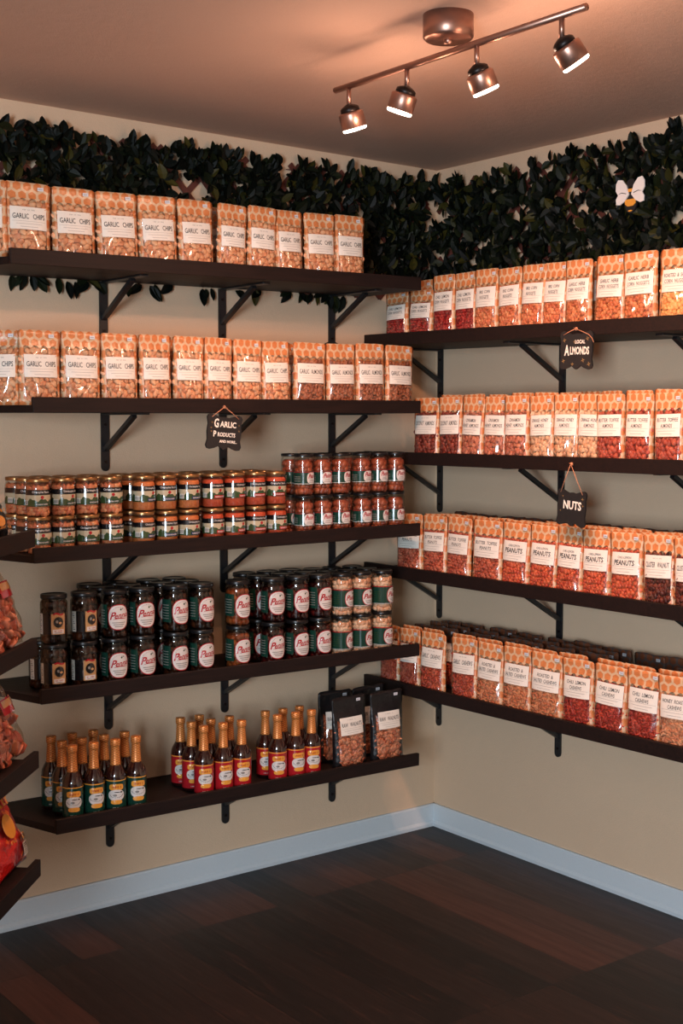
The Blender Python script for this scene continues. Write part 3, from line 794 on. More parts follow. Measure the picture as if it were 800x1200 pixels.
def square_label_jar():
    t = thing('olive_jar', (0, 0, 0), '', 'jar'); r, h = .0385, .1395
    bm = bmesh.new(); lathe(bm, glass_body(r, h, r * .88, .014), 28, cap=False); finish('glass', bm, M['glassd'], t)
    bm = bmesh.new(); packed_cyl(bm, r - .002, .003, h - .022, (.0140, .0120, .0105), .0235, random.Random(8), 0, .06); finish('contents', bm, M['nut_olived'], t)
    lid(r * .97, h, .013, M['blacklid'], t)
    bm = bmesh.new(); f = cyl(r); z0, z1 = .028, .086
    patch(bm, -r * 2.2, -.024, z0, z1, f, INK, .0003, 14, 1)
    patch(bm, -.020, .020, z0, z1, f, TAN, .0006, 10, 1)
    for i in range(7): disc(bm, -.012 + .004 * i, z1 - .001 + .002 * math.sin(i * 1.0), .0032, .0028, f, RED, .0008, 10, 1)
    disc(bm, 0, z0 + .034, .0140, .0150, f, INK, .0009, 24, 3)
    for i in range(20):
        a = 2 * PI * i / 20; disc(bm, .0158 * math.cos(a), z0 + .034 + .0168 * math.sin(a), .0008, .0008, f, INK, .0009, 6, 1)
    disc(bm, -.004, z0 + .036, .0035, .0045, f, GRY, .0012, 10, 1); disc(bm, .005, z0 + .032, .0045, .0035, f, TAN, .0012, 10, 1)
    patch(bm, -.016, .016, z0 + .002, z0 + .014, f, WHT, .0009, 8, 1)
    ticks(bm, (0, z0 + .0095), .022, .0042, f, RED, .0012, 7)
    patch(bm, -.010, .010, z0 + .004, z0 + .005, f, INK, .0012, 6, 1)
    patch(bm, -r * 1.62, -r * 1.22, z0, z1, f, PAP, .0006, 5, 1)
    for q in range(9): patch(bm, -r * 1.56, -r * (1.30 + .08 * (q % 3)), z0 + .006 + q * .0055, z0 + .0075 + q * .0055, f, INK, .0008, 3, 1)
    finish('label', bm, LBLM, t, smooth=False)
    return t
def tall_olive_jar():
    t = thing('olive_jar', (0, 0, 0), '', 'jar'); r, h = .0325, .1315
    bm = bmesh.new(); lathe(bm, glass_body(r, h, r * .92, .010), 28, cap=False); finish('glass', bm, M['glass'], t)
    bm = bmesh.new(); packed_cyl(bm, r - .002, .003, h - .016, (.0125, .0108, .0095), .0205, random.Random(11), 0, .06); finish('contents', bm, M['nut_olive'], t)
    lid(r * .985, h, .010, M['blacklid'], t)
    bm = bmesh.new(); f = cyl(r); z0, z1 = .034, .075; U = r * 2.7
    patch(bm, -U, U, z0, z1, f, GRN, .0003, 36, 1)
    patch(bm, -U, U, z1 - .003, z1 - .0012, f, RED, .0006, 36, 1); patch(bm, -U, U, z0 + .0015, z0 + .003, f, WHT, .0006, 36, 1)
    for q in range(4): patch(bm, -r * 1.9, -r * 1.1, z0 + .009 + q * .005, z0 + .0105 + q * .005, f, GRY, .0006, 8, 1)
    patch(bm, r * .62, r * 1.1, z0 + .003, z1 - .003, f, RED, .0005, 6, 1)
    disc(bm, .004, z0 + .0200, .0185, .0178, f, WHT, .0007, 28, 4, 3)
    script_word(bm, f, .004, z0 + .0262, .031, .0165)
    for i in range(3): patch(bm, -.008 + i * .002, .015 - i * .002, z0 + .006 + i * .004, z0 + .0075 + i * .004, f, GRY, .0010, 6, 1)
    finish('label', bm, LBLM, t, smooth=False)
    return t
def clove_jar():
    t = thing('garlic_clove_jar', (0, 0, 0), '', 'jar'); r, h = .0365, .1380
    bm = bmesh.new(); lathe(bm, glass_body(r, h, r * .88, .011), 28, cap=False); finish('glass', bm, M['glass'], t)
    bm = bmesh.new(); packed_cyl(bm, r - .002, .003, h - .020, (.0120, .0080, .0066), .0170, random.Random(13), .15, .15); finish('contents', bm, M['nut_clove'], t)
    lid(r * .95, h, .011, M['blacklid'], t)
    bm = bmesh.new(); f = cyl(r); z0, z1 = .026, .086; U = r * 2.6
    patch(bm, -U, U, z0, z1, f, GRN, .0003, 36, 1)
    patch(bm, -U, U, z1 - .003, z1 - .0005, f, RED, .0006, 36, 1); patch(bm, -U, U, z0 + .001, z0 + .0025, f, WHT, .0006, 36, 1)
    for q in range(5): patch(bm, -r * 1.9, -r * 1.1, z0 + .012 + q * .007, z0 + .0135 + q * .007, f, FLD, .0006, 8, 1)
    script_oval(bm, f, .004, z0 + .029, .0265, .0275)
    finish('label', bm, LBLM, t, smooth=False)
    return t
def place_copy(proto, loc, rz, label, cat, group, nm=None):
    if not proto.get('_used'):
        proto['_used'] = 1; t = proto; t.location = loc; t.rotation_euler = (0, 0, rz)
    else:
        t = copy_tree(proto, loc, rz)
    t['label'] = label; t['category'] = cat; t['group'] = group
    return t
CAMYAW = -.10      # labels face a little towards the shop
gj = [garlic_jar(i) for i in range(3)]
cols3 = [(0, x) for x in (-1.697, -1.624, -1.549, -1.474)] + [(1, x) for x in (-1.369, -1.293, -1.217)] + [(2, x) for x in (-1.131, -1.053, -.976, -.899)]
desc3 = ['gold-lidded jar of roasted garlic', 'gold-lidded jar of minced garlic, blue stripe', 'gold-lidded jar of red minced garlic']
ROWN = ['front', 'middle', 'rear']
for r in range(3):
    cnt = {}
    for v, x in cols3:
        i = cnt.get(v, 0); cnt[v] = i + 1
        for lay in range(2):
            xx = x + RND.uniform(-.002, .002); yaw = CAMYAW + RND.uniform(-.35, .5)
            place_copy(gj[v], (xx, -.266 + r * .074, lz(2, xx) + lay * .1057 + .0004), yaw, '%s, %s in the %s row, %s layer' % (desc3[v], ORD[i] + ' from left', ROWN[r], ['bottom', 'top'][lay]), 'jar', 'gold-lidded garlic jars on the third shelf')
toj = tall_olive_jar()
for gi, xs in enumerate(((-.793, -.719, -.648), (-.558, -.487, -.416))):
    for r in range(2):
        for i, x in enumerate(xs):
            for lay in range(2):
                place_copy(toj, (x + RND.uniform(-.002, .002), -.268 + r * .074, lz(2, x) + lay * .1317 + .0004), CAMYAW + RND.uniform(-.1, .35), 'black-lidded olive jar, green label, %s cluster, %s row, %s, %s layer' % (['left', 'right'][gi], ROWN[r], ['left', 'centre', 'right'][i], ['bottom', 'top'][lay]), 'jar', 'tall olive jars on the third shelf')
sqj = square_label_jar(); ojs = {k: oval_jar(k) for k in ('olived', 'orange', 'beet')}; clj = clove_jar()
cols4 = [('sq', -1.654), ('sq', -1.563), ('olived', -1.465), ('olived', -1.375), ('olived', -1.264), ('olived', -1.172), ('orange', -1.041), ('beet', -.911), ('beet', -.817), ('beet', -.727), ('clove', -.636), ('clove', -.556), ('clove', -.466)]
d4 = {'sq': 'dark olive jar with square tan label', 'olived': 'dark olive jar with oval red-bordered label', 'orange': 'orange pickle jar with oval label', 'beet': 'crimson pickle jar with oval label', 'clove': 'pale garlic clove jar, green label'}
cat4 = {}
for r in range(3):
    cnt = {}
    for kd, x in cols4:
        i = cnt.get(kd, 0); cnt[kd] = i + 1
        if kd == 'orange' and r > 0: continue
        p = sqj if kd == 'sq' else clj if kd == 'clove' else ojs[kd]
        hh = .1382 if kd == 'clove' else .1397
        for lay in range(2):
            yaw = CAMYAW + (.05 if kd != 'sq' else .1) + RND.uniform(-.12, .2) + (.25 if kd == 'clove' else 0)
            dy = .0 if kd != 'clove' else (.0)
            if r == 2 and kd in ('sq',): continue
            if r and lay == 1 and kd == 'sq': continue
            xx = x + RND.uniform(-.0015, .0015)
            place_copy(p, (xx, -.262 + r * .082 + dy, lz(3, xx) + lay * hh + .0004), yaw, '%s, %s, %s row, %s layer' % (d4[kd], ORD[i] + ' from left', ROWN[r], ['bottom', 'top'][lay]), 'jar', 'pickle and olive jars on the fourth shelf')

# ------------------------------------------------------------------ sauce bottles
def sauce_bottle(red):
    t = thing('sauce_bottle', (0, 0, 0), '', 'bottle'); r, h = .0300, .214
    bm = bmesh.new(); lathe(bm, [(r * .85, 0), (r, .004), (r, .108), (r * .94, .117), (r * .72, .130), (r * .52, .140), (.0125, .150), (.0112, .196)], 28); finish('glass', bm, M['bottle'], t)
    bm = bmesh.new(); lathe(bm, [(.0162, .139), (.0152, .143), (.0140, .165), (.0124, .192), (.0128, .194), (.0145, .196), (.0150, .199), (.0150, .212), (.0142, .2145), (.003, .2150)], 24); finish('foil_neck_wrap', bm, M['foil'], t)
    bm = bmesh.new(); f = cyl(r); z0, z1 = .012, .100; U = r * 2.6
    patch(bm, -U, U, z0, z1, f, RED if red else GRN, .0004, 36, 1)
    patch(bm, -U, U, z1 - .004, z1 - .001, f, YEL, .0006, 36, 1)
    disc(bm, 0, z0 + .067, .021, .009, f, YEL, .0008, 24, 3, 4)
    ticks(bm, (0, z0 + .067), .028, .0065, f, RED, .0012, 8)
    disc(bm, 0, z0 + .043, .0235, .0165, f, WHT, .0010, 28, 4, 2.4)
    disc(bm, 0, z0 + .023, .0165, .0065, f, YEL, .0012, 24, 2, 3)
    for i in range(12):
        a = PI * (1.05 + .9 * i / 11); u = .019 * math.cos(a); v = z0 + .046 + .010 * math.sin(a)
        patch(bm, u - .0012, u + .0012, v - .0007, v + .0007, f, INK, .0013, 1, 1)
    disc(bm, .014, z0 + .052, .003, .0022, f, INK, .0014, 10, 1); disc(bm, -.004, z0 + .043, .006, .0035, f, GRY, .0013, 12, 1)
    disc(bm, .002, z0 + .052, .009, .0012, f, INK, .0014, 12, 1)
    ticks(bm, (0, z0 + .0065), .022, .0030, f, WHT, .0010, 9)
    for q in range(6): patch(bm, -U * .82, -U * (.55 + .05 * (q % 2)), z0 + .018 + q * .009, z0 + .0195 + q * .009, f, GRY, .0008, 6, 1)
    finish('label', bm, LBLM, t, smooth=False)
    return t
bt = [sauce_bottle(False), sauce_bottle(True)]
BG = [(0, [(-1.606, 3), (-1.541, 3), (-1.472, 3), (-1.403, 2)], 'green'), (1, [(-1.171, 3), (-1.102, 3), (-1.032, 2)], 'redL'), (1, [(-.898, 2), (-.828, 2), (-.764, 2)], 'redR')]
for v, colsx, nm in BG:
    for i, (x, n) in enumerate(colsx):
        for r in range(n):
            xx = x + RND.uniform(-.002, .002); y = -.268 + r * .070
            g = {'green': 'green-labelled sauce bottle with gold neck', 'redL': 'red-labelled sauce bottle, left cluster', 'redR': 'red-labelled sauce bottle, right cluster'}[nm]
            place_copy(bt[v], (xx, y, lz(4, xx) + .0003), -.30 + RND.uniform(-.15, .15), '%s, %s column from left, %s row, bottom shelf' % (g, ORD[i], ROWN[r]), 'bottle', 'sauce bottles on the bottom shelf')

# ------------------------------------------------------------------ corner snack rack on the side wall
ang = math.atan2(-DV.y, -DV.x)         # along the wall, towards the corner
E0 = Vector((-1.900, -.700))            # far front corner of the lips
RKZ = [1.265, 1.000, .720, .449]
for k, z in enumerate(RKZ):
    o = E0 + NV * 0 ; LEN = 1.05
    t = thing('wall_shelf', (E0.x, E0.y, z), 'dark shelf jutting in at the left picture edge, %s of four' % ['highest', 'second highest', 'second lowest', 'lowest'][k], 'shelf', 'dark shelves on the side wall', rz=ang)
    bm = bmesh.new(); box(bm, -LEN, 0, .014, .362, -.042, -.022); finish('plank', bm, M['shelf'], t, smooth=False)
    bm = bmesh.new(); box(bm, -LEN, 0, 0, .014, -.042, 0, bev=.001); finish('front_lip', bm, M['shelf'], t, smooth=False)
    # brackets
    for j, s in enumerate((-.215, -.85)):
        p = E0 + Vector((math.cos(ang), math.sin(ang))) * s - NV * .363
        place_bracket((p.x, p.y, z - .042), ang, 'black bracket under the %s side-wall shelf, %s' % (['highest', 'second highest', 'second lowest', 'lowest'][k], ['far end', 'near end']if 0 else ('far end' if j == 0 else 'near end')), 'shelf brackets on the side wall')

def pillow(w, h, d, mats, name, seed, t, uvw=None):
    bm = bmesh.new(); NX, NZ = 16, 22; G = {}
    for s in (-1, 1):
        for j in range(NZ + 1):
            for i in range(NX + 1):
                u = -1 + 2 * i / NX; v = -1 + 2 * j / NZ
                edge = i in (0, NX) or j in (0, NZ)
                if edge and s == 1: G[s, i, j] = G[-1, i, j]; continue
                b = (max(0, 1 - abs(u) ** 3) * max(0, 1 - abs(v) ** 4)) ** .6
                n = noise.noise(Vector((u * 2.5, v * 3, seed * 7 + s))) * .010 * b + noise.noise(Vector((u * 6, v * 7, seed))) * .003
                ww = w / 2 * (1 - .07 * (1 - v * v)); zz = h / 2 + v * h / 2 * (1 - .03 * (1 - u * u))
                crimp = .0015 * math.sin(i * PI) if abs(v) > .93 else 0
                G[s, i, j] = bm.verts.new((u * ww, s * (d / 2 * b) + (0 if edge else n) + crimp, zz))
    for s in (-1, 1):
        for j in range(NZ):
            for i in range(NX):
                q = [(i, j), (i + 1, j), (i + 1, j + 1), (i, j + 1)]
                if s == 1: q = q[::-1]
                bm.faces.new([G[s, a, b] for a, b in q])
    return finish(name, bm, mats, t)
def pil_fn(w, h, d):
    def f(x, z, o):
        u = max(-1, min(1, 2 * x / w)); v = max(-1, min(1, 2 * z / h - 1))
        b = (max(0, 1 - abs(u) ** 3) * max(0, 1 - abs(v) ** 4)) ** .6
        return Vector((x, -d / 2 * b - .006 - o, z))
    return f
M['chip'] = m_nut('fried_chips', rgb(164, 62, 36), rgb(188, 92, 56), rgb(208, 124, 82))
t_ = NT('clear_snack_film'); s_, _b = film_shader(t_, t_.obj(), .14); M['clearfilm'] = t_.done(s_)
def rack_bag(k, s, w, h, d, lean, style, label, seed, back=.15):
    base = E0 + Vector((math.cos(ang), math.sin(ang))) * s - NV * (d / 2 + .022)
    t = thing('snack_bag', (base.x, base.y, RKZ[k] - .0205), label, 'snack bag', None, rot=(-lean, 0, ang))
    t.rotation_mode = 'XYZ'
    f = pil_fn(w, h, d)
    if style == 'red':
        pillow(w, h, d, M['chipbag'], 'bag', seed, t)
        bm = bmesh.new()
        patch(bm, w * .16, w * .38, h * .08, h * .22, f, 4, 0, 6, 5)
        for q in range(6): patch(bm, w * .18, w * .36, h * (.095 + .02 * q), h * (.103 + .02 * q), f, 1, .0007, 5, 1)
        disc(bm, -w * .02, h * .46, w * .16, h * .13, f, 9, .0005, 22, 4)
        ticks(bm, (0, h * .70), w * .6, h * .10, f, 9, .0008, 5)
        ticks(bm, (w * .06, h * .30), w * .42, h * .05, f, 9, .0008, 7)
        patch(bm, w * .22, w * .42, h * .25, h * .31, f, 9, .0006, 4, 2); ticks(bm, (w * .32, h * .28), w * .17, h * .04, f, 1, .0012, 4)
        finish('print', bm, LBLM, t, smooth=False)
    else:
        pillow(w, h, d, M['clearfilm'], 'bag', seed, t)
        rnd = random.Random(seed); bm = bmesh.new()
        for q in range(90):
            x = rnd.uniform(-.42, .42) * w; z = rnd.uniform(.05, .62 if style == 'clear' else .7) * h
            u = 2 * x / w; v = 2 * z / h - 1
            b = (max(0, 1 - abs(u) ** 3) * max(0, 1 - abs(v) ** 4)) ** .6
            y = rnd.choice((-1, -1, 0, 1)) * max(0, d / 2 * b - .016)
            R = Matrix.Rotation(rnd.uniform(0, 6), 3, 'Z') @ Matrix.Rotation(rnd.uniform(-1, 1) + PI / 2, 3, 'X') @ Matrix.Rotation(rnd.uniform(0, 6), 3, 'Z')
            blob(bm, (x * .95, y, z), (.021, .017, .004), R, rnd, .5, .3, 2)
        finish('chips', bm, M['chip'], t)
        bm = bmesh.new()
        patch(bm, -w * .1, w * .46, h * .52, h * .70, f, 2, 0, 10, 6); patch(bm, -w * .05, w * .45, h * .60, h * .68, f, 10, .0008, 8, 4)
        patch(bm, w * .30, w * .42, h * .60, h * .67, f, 4, .0012, 3, 3)
        for q in range(4): patch(bm, w * .31, w * .41, h * (.61 + .014 * q), h * (.616 + .014 * q), f, 1, .0016, 2, 1)
        finish('print', bm, LBLM, t, smooth=False)
    return t
rack_bag(1, -.040, .21, .225, .07, .38, 'clear', 'red-printed bag of chips on the second highest side-wall shelf', 1, .13)
rack_bag(1, -.28, .21, .225, .07, .38, 'clear', 'nearer red-printed chip bag on the second highest side-wall shelf', 2, .13)
rack_bag(2, -.040, .21, .215, .07, .40, 'clear', 'clear bag of orange chips on the second lowest side-wall shelf', 3, .12)
rack_bag(2, -.28, .21, .215, .07, .40, 'clear', 'nearer clear bag of orange chips, second lowest side-wall shelf', 4, .12)
rack_bag(3, -.040, .21, .235, .07, .42, 'red', 'glossy red chip bag at the far end of the lowest side-wall shelf', 5, .11)
rack_bag(3, -.28, .21, .235, .07, .42, 'red', 'glossy red chip bag overlapping in front, lowest side-wall shelf', 6, .11)
b_ = rack_bag(0, -.15, .19, .10, .05, .3, 'red', 'dark snack bag low on the highest side-wall shelf at the left edge', 7, .13)
for ch in b_.children:
    if ch.name.startswith('bag'): ch.data.materials[0] = M['blacklid']

# ------------------------------------------------------------------ hanging signs
def sign(name_lines, loc, rz, roll, knot_z, w, h, label, marks):
    """board centre at loc; knot at height knot_z on the lip"""
    t = thing('hanging_sign', loc, label, 'sign', 'hanging chalkboard signs', rot=(0, 0, rz))
    pts = []
    n = 10
    def wave(x0, x1, y, amp, k, up):
        return [(x0 + (x1 - x0) * i / n, y + up * amp * abs(math.sin(PI * k * i / n))) for i in range(n + 1)]
    x, y = w / 2, h / 2
    top = [(-x, y * .80), (-x * .93, y * .94), (-x * .78, y), (-x * .55, y * .93), (-x * .25, y * .82), (0, y * .86), (x * .25, y * .82), (x * .55, y * .93), (x * .78, y), (x * .93, y * .94), (x, y * .80)]
    right = [(x * .93, y * .45), (x * .97, 0), (x * .93, -y * .45)]
    bot = [(x, -y * .80), (x * .92, -y * .96), (x * .76, -y), (x * .50, -y * .92), (x * .28, -y * .80), (x * .1, -y * .95), (0, -y * 1.0), (-x * .1, -y * .95), (-x * .28, -y * .80), (-x * .50, -y * .92), (-x * .76, -y), (-x * .92, -y * .96), (-x, -y * .80)]
    left = [(-x * .93, -y * .45), (-x * .97, 0), (-x * .93, y * .45)]
    poly = (top + right + bot + left)[::-1]
    cr, sr = math.cos(roll), math.sin(roll)
    def tf(p): return Vector((p.x * cr - p.y * sr, -p.z, p.x * sr + p.y * cr))
    bm = bmesh.new(); prism(bm, poly, 0, .006, tf=tf); bmesh.ops.recalc_face_normals(bm, faces=bm.faces[:]); finish('board', bm, M['board'], t, smooth=False)
    def f(u, v, d): return tf(Vector((u, v, .0062 + d)))
    bm = bmesh.new()
    for s, cx, cy, tw, th in name_lines: put_text(bm, s, (cx * w, cy * h), tw * w, th * h, f, 0, .0003, .03)
    finish('lettering', bm, M['chalk'], t, smooth=False)
    bm = bmesh.new()
    for (mx, my, s) in marks:
        for a in range(4):
            aa = a * PI / 2 + (.3 if s > .05 else 0); dx, dy = math.cos(aa) * s * w, math.sin(aa) * s * w
            px, py = -dy * .14, dx * .14
            vs = [bm.verts.new(f(mx * w + q[0], my * h + q[1], .0003)) for q in ((px + dx * .2, py + dy * .2), (-px + dx * .2, -py + dy * .2), (dx, dy))]
            bm.faces.new(vs)
    finish('painted_marks', bm, M['gold'], t, smooth=False)
    kz = knot_z - loc[2]
    bm = bmesh.new()
    for sx in (-1, 1):
        e = tf(Vector((sx * w * .38, h * .40, .0075)))
        tube(bm, [e, ((e.x) * .5, -.009, (e.z + kz) / 2 + .001), (0, -.009, kz)], .0011, 6)
    e = tf(Vector((w * .38, h * .40, .0075)))
    tube(bm, [(0, -.008, kz), (.010, -.010, kz - .004), (-.006, -.010, kz + .003), (0, -.008, kz)], .0013, 6)
    if name_lines[0][0] == 'LOCAL': tube(bm, [e, (e.x + .012, -.008, e.z - .010), (e.x + .020, -.008, e.z - .024)], .0010, 6)
    finish('twine', bm, M['twine'], t)
    bm = bmesh.new(); blob(bm, (0, -.006, kz), (.0052, .0052, .0052), Matrix.Identity(3), RND, sub=2); finish('hook', bm, M['twine'], t)
    return t
sign([('G', -.24, .24, .13, .26), ('ARLIC', .09, .22, .46, .17), ('P', -.27, -.06, .08, .17), ('RODUCTS', .06, -.07, .50, .12), ('AND MORE...', .12, -.26, .50, .08)], (-1.127, -.3225, 1.493), 0, -.085, 1.568, .124, .106, 'black scalloped chalkboard sign reading Garlic Products and more', [(-.36, .25, .03), (-.38, .10, .03), (-.37, 0, .03), (.40, .22, .03), (.41, .06, .03)])
sign([('LOCAL', .12, .22, .30, .10), ('A', -.28, .0, .15, .28), ('LMONDS', .11, -.01, .58, .21)], (-.3425, -1.015, 1.733), -PI / 2, -.03, 1.795, .128, .112, 'black scalloped chalkboard sign reading Local Almonds', [(-.36, .26, .06), (.34, .30, .06), (-.38, -.28, .06), (-.05, .22, .045), (.22, -.26, .06), (.40, -.36, .06), (-.10, -.36, .05)])
sign([('NUTS', .04, .08, .62, .24)], (-.3425, -1.003, 1.270), -PI / 2, -.07, 1.400, .114, .108, 'black chalkboard sign reading Nuts on long twine', [(-.3, .3, .03), (.38, .28, .05), (.40, .10, .04), (-.36, -.1, .03)])
# rounded black plaque peeking up behind the second shelf pouches
t = thing('round_plaque', (-.600, -.155, lz(1, -.6)), 'small black rounded plaque peeking up behind the garlic almonds pouches', 'plaque')
bm = bmesh.new(); prism(bm, [(-.05, 0), (-.05, .17)] + [(-.05 * math.cos(a), .17 + .048 * math.sin(a)) for a in [PI * i / 12 for i in range(1, 12)]] + [(.05, .17), (.05, 0)], 0, .008, tf=lambda p: Vector((p.x, -p.z, p.y)))
bmesh.ops.recalc_face_normals(bm, faces=bm.faces[:]); finish('board', bm, M['board'], t, smooth=False)
bm = bmesh.new(); box(bm, -.03, .03, -.004, .03, 0, .008); finish('foot', bm, M['board'], t, smooth=False)

# ------------------------------------------------------------------ ivy trellis
def leaf(bm, c, d, nrm, L, W, rnd):
    """pointed oval leaf, folded on its midrib"""
    d = d.normalized(); s = d.cross(nrm).normalized(); n = s.cross(d).normalized()
    prof = [(0, .06), (.12, .6), (.36, 1), (.62, .9), (.86, .48), (1, .0)]
    curl = rnd.uniform(-.25, .35); fold = rnd.uniform(.15, .45); rows = []
    for t, w in prof:
        mid = c + d * L * t - n * (curl * L * t * t)
        if w == 0: rows.append((bm.verts.new(mid),)); continue
        e = n * (fold * w * W / 2)
        rows.append((bm.verts.new(mid - s * w * W / 2 + e), bm.verts.new(mid), bm.verts.new(mid + s * w * W / 2 + e)))
    for a, b in zip(rows, rows[1:]):
        if len(b) == 3:
            bm.faces.new((a[0], a[1], b[1], b[0])); bm.faces.new((a[1], a[2], b[2], b[1]))
        else:
            bm.faces.new((a[0], a[1], b[0])); bm.faces.new((a[1], a[2], b[0]))
def trellis(right, u0, u1, z0, z1, seed, label, n_nodes, dense=None):
    """u runs along the wall; world map depends on the wall"""
    rnd = random.Random(seed)
    if right:
        mp = lambda u, out, z: Vector((-out, u, z))
        t = thing('ivy_trellis', (0, (u0 + u1) / 2, z0), label, 'artificial ivy trellis')
    else:
        mp = lambda u, out, z: Vector((u, -out, z))
        t = thing('ivy_trellis', ((u0 + u1) / 2, 0, z0), label, 'artificial ivy trellis')
    off = Vector(t.location); W = lambda u, out, z: mp(u, out, z) - off
    lo, hi = min(u0, u1), max(u0, u1)
    bm = bmesh.new(); sp = .105; k = .92   # slats, slope k
    for sgn, out in ((1, .005), (-1, .011)):
        c = lo - (hi - lo)
        q = lo - 1.2
        while q < hi + 1.2:
            # line: u = q + sgn*(z-z0)*k  for z in z0..z1 ; clip to lo..hi
            za, zb = z0, z1; 
            ua, ub = q, q + sgn * (z1 - z0) * k
            t0, t1 = 0., 1.
            du = ub - ua
            for bound, s_ in ((lo, 1), (hi, -1)):
                if abs(du) > 1e-9:
                    tt = (bound - ua) / du
                    if (du > 0) == (s_ > 0): t0 = max(t0, tt)
                    else: t1 = min(t1, tt)
            if t1 - t0 > .04:
                a = W(ua + du * t0, out, z0 + (z1 - z0) * t0); b = W(ua + du * t1, out, z0 + (z1 - z0) * t1)
                nrm = mp(0, 1, 0)
                d = (b - a).normalized(); s = d.cross(nrm)
                beam(bm, a, b, .019, .005, s)
            q += sp
    finish('lattice', bm, M['lattice'], t, smooth=False)
    bm = bmesh.new()
    for i in range(n_nodes):
        u = rnd.uniform(lo + .01, hi - .01); z = rnd.uniform(z0 + .01, z1 - .005)
        if dense and not dense(u, z, rnd): continue
        out = rnd.uniform(.016, .05)
        base = W(u, out, z); m = rnd.choice((3, 4, 5))
        a0 = rnd.uniform(0, 2 * PI)
        for j in range(m):
            a = a0 + 2 * PI * j / m + rnd.uniform(-.5, .5)
            if rnd.random() < .35: a = PI / 2 + rnd.uniform(-1, 1)
            dirv = mp(math.cos(a), rnd.uniform(.05, .7), math.sin(a)); nr = mp(rnd.uniform(-.5, .5), 1, rnd.uniform(-.2, .7))
            L = rnd.uniform(.034, .055)
            tip = base + dirv.normalized() * L + off
            zt = tip.z
            if zt > 2.435: continue
            if not right:
                zlow = min(zt, z)
                if zlow < 1.995 and out > 0: continue
                if tip.x > -.03: continue
            elif tip.y > -.015: continue
            leaf(bm, base, dirv, nr, L, L * rnd.uniform(.50, .64), rnd)
    if not right:      # tips hanging out behind the top shelf
        for i in range(46):
            u = rnd.uniform(-1.66, -.42) if i % 2 else rnd.choice((-1.60, -1.42, -.62, -.47)) + rnd.uniform(-.05, .05)
            p = W(u, .010, lz(0, u) - PT + rnd.uniform(-.006, .010)); a = -PI / 2 + rnd.uniform(-1.1, 1.1)
            L = rnd.uniform(.042, .062); leaf(bm, p, mp(math.cos(a), .15, math.sin(a)), mp(rnd.uniform(-.4, .4), 1, .3), L, L * .5, rnd)
    for i in range(10 if right else 12):     # wandering stems
        u = lo + (hi - lo) * (i + .5) / 12; z = z0 + rnd.uniform(.1, .3); pts = []
        if not right: z = max(z, 2.06)
        a = rnd.uniform(-.6, .6)
        for s in range(7):
            pts.append(W(min(hi - .02, max(lo + .02, u)), .018 + .004 * (s % 2), min(z1 - .02, max(z0 + (.02 if right else .11), z)))); a += rnd.uniform(-.7, .7); u += .035 * math.cos(a); z += .035 * math.sin(a)
        bv = bmesh.new(); tube(bv, pts, .0018, 5); finish('stem', bv, M['lattice'], t)
    ax_ = 0 if right else 1
    for v in bm.verts: v.co[ax_] = min(v.co[ax_], -.002 - off[ax_])
    finish('foliage', bm, M['leaf'], t, smooth=False)
    return t
trellis(False, -1.70, -.05, 1.962, 2.385, 21, 'brown lattice covered in dark green artificial ivy on the left wall', 680)
trellis(True, -.02, -2.0, 1.86, 2.385, 22, 'brown lattice covered in dark green artificial ivy on the right wall', 1080)

# bee
t = thing('wooden_bee', (-.078, -.985, 2.208), 'painted wooden bee with white wings pinned to ivy on the right wall', 'wall decoration', rz=-PI / 2); t.scale = (1.16, 1, 1.16)
def flat(name, mat, shapes, d0, d1):
    bm = bmesh.new()
    for poly in shapes: prism(bm, poly, d0, d1, tf=lambda p: Vector((p.x, -p.z, p.y)))
    bmesh.ops.recalc_face_normals(bm, faces=bm.faces[:]); return finish(name, bm, mat, t, smooth=False)
def ell(cx, cy, rx, ry, rot=0, n=20):
    return [(cx + rx * math.cos(a) * math.cos(rot) - ry * math.sin(a) * math.sin(rot), cy + rx * math.cos(a) * math.sin(rot) + ry * math.sin(a) * math.cos(rot)) for a in [2 * PI * i / n for i in range(n)]]
flat('body', M['board'], [ell(0, -.010, .021, .034), ell(0, .032, .014, .013)], 0, .006)
for st_ in ([(-.009, .011), (.009, .011), (.008, .019), (-.008, .019)], [(-.019, -.008), (.019, -.008), (.017, -.020), (.009, -.026), (-.009, -.026), (-.017, -.020)], ell(0, -.038, .007, .002)):
    flat('stripe', M['yellow'], [st_], .006, .008)
for s in (-1, 1):
    w_ = flat('wing', M['white'], [[(s * x, y) for x, y in ((.004, .004), (.012, .028), (.026, .044), (.040, .046), (.047, .036), (.048, .018), (.040, .006), (.047, -.004), (.046, -.018), (.034, -.020), (.018, -.012))][::s]], .006, .010)
for s in (-1, 1): flat('vein', M['ink'], [[(s * x, y) for x, y in ((.012, .006), (.028, .010), (.040, .008), (.028, .012), (.012, .008))][::s]], .010, .0105)

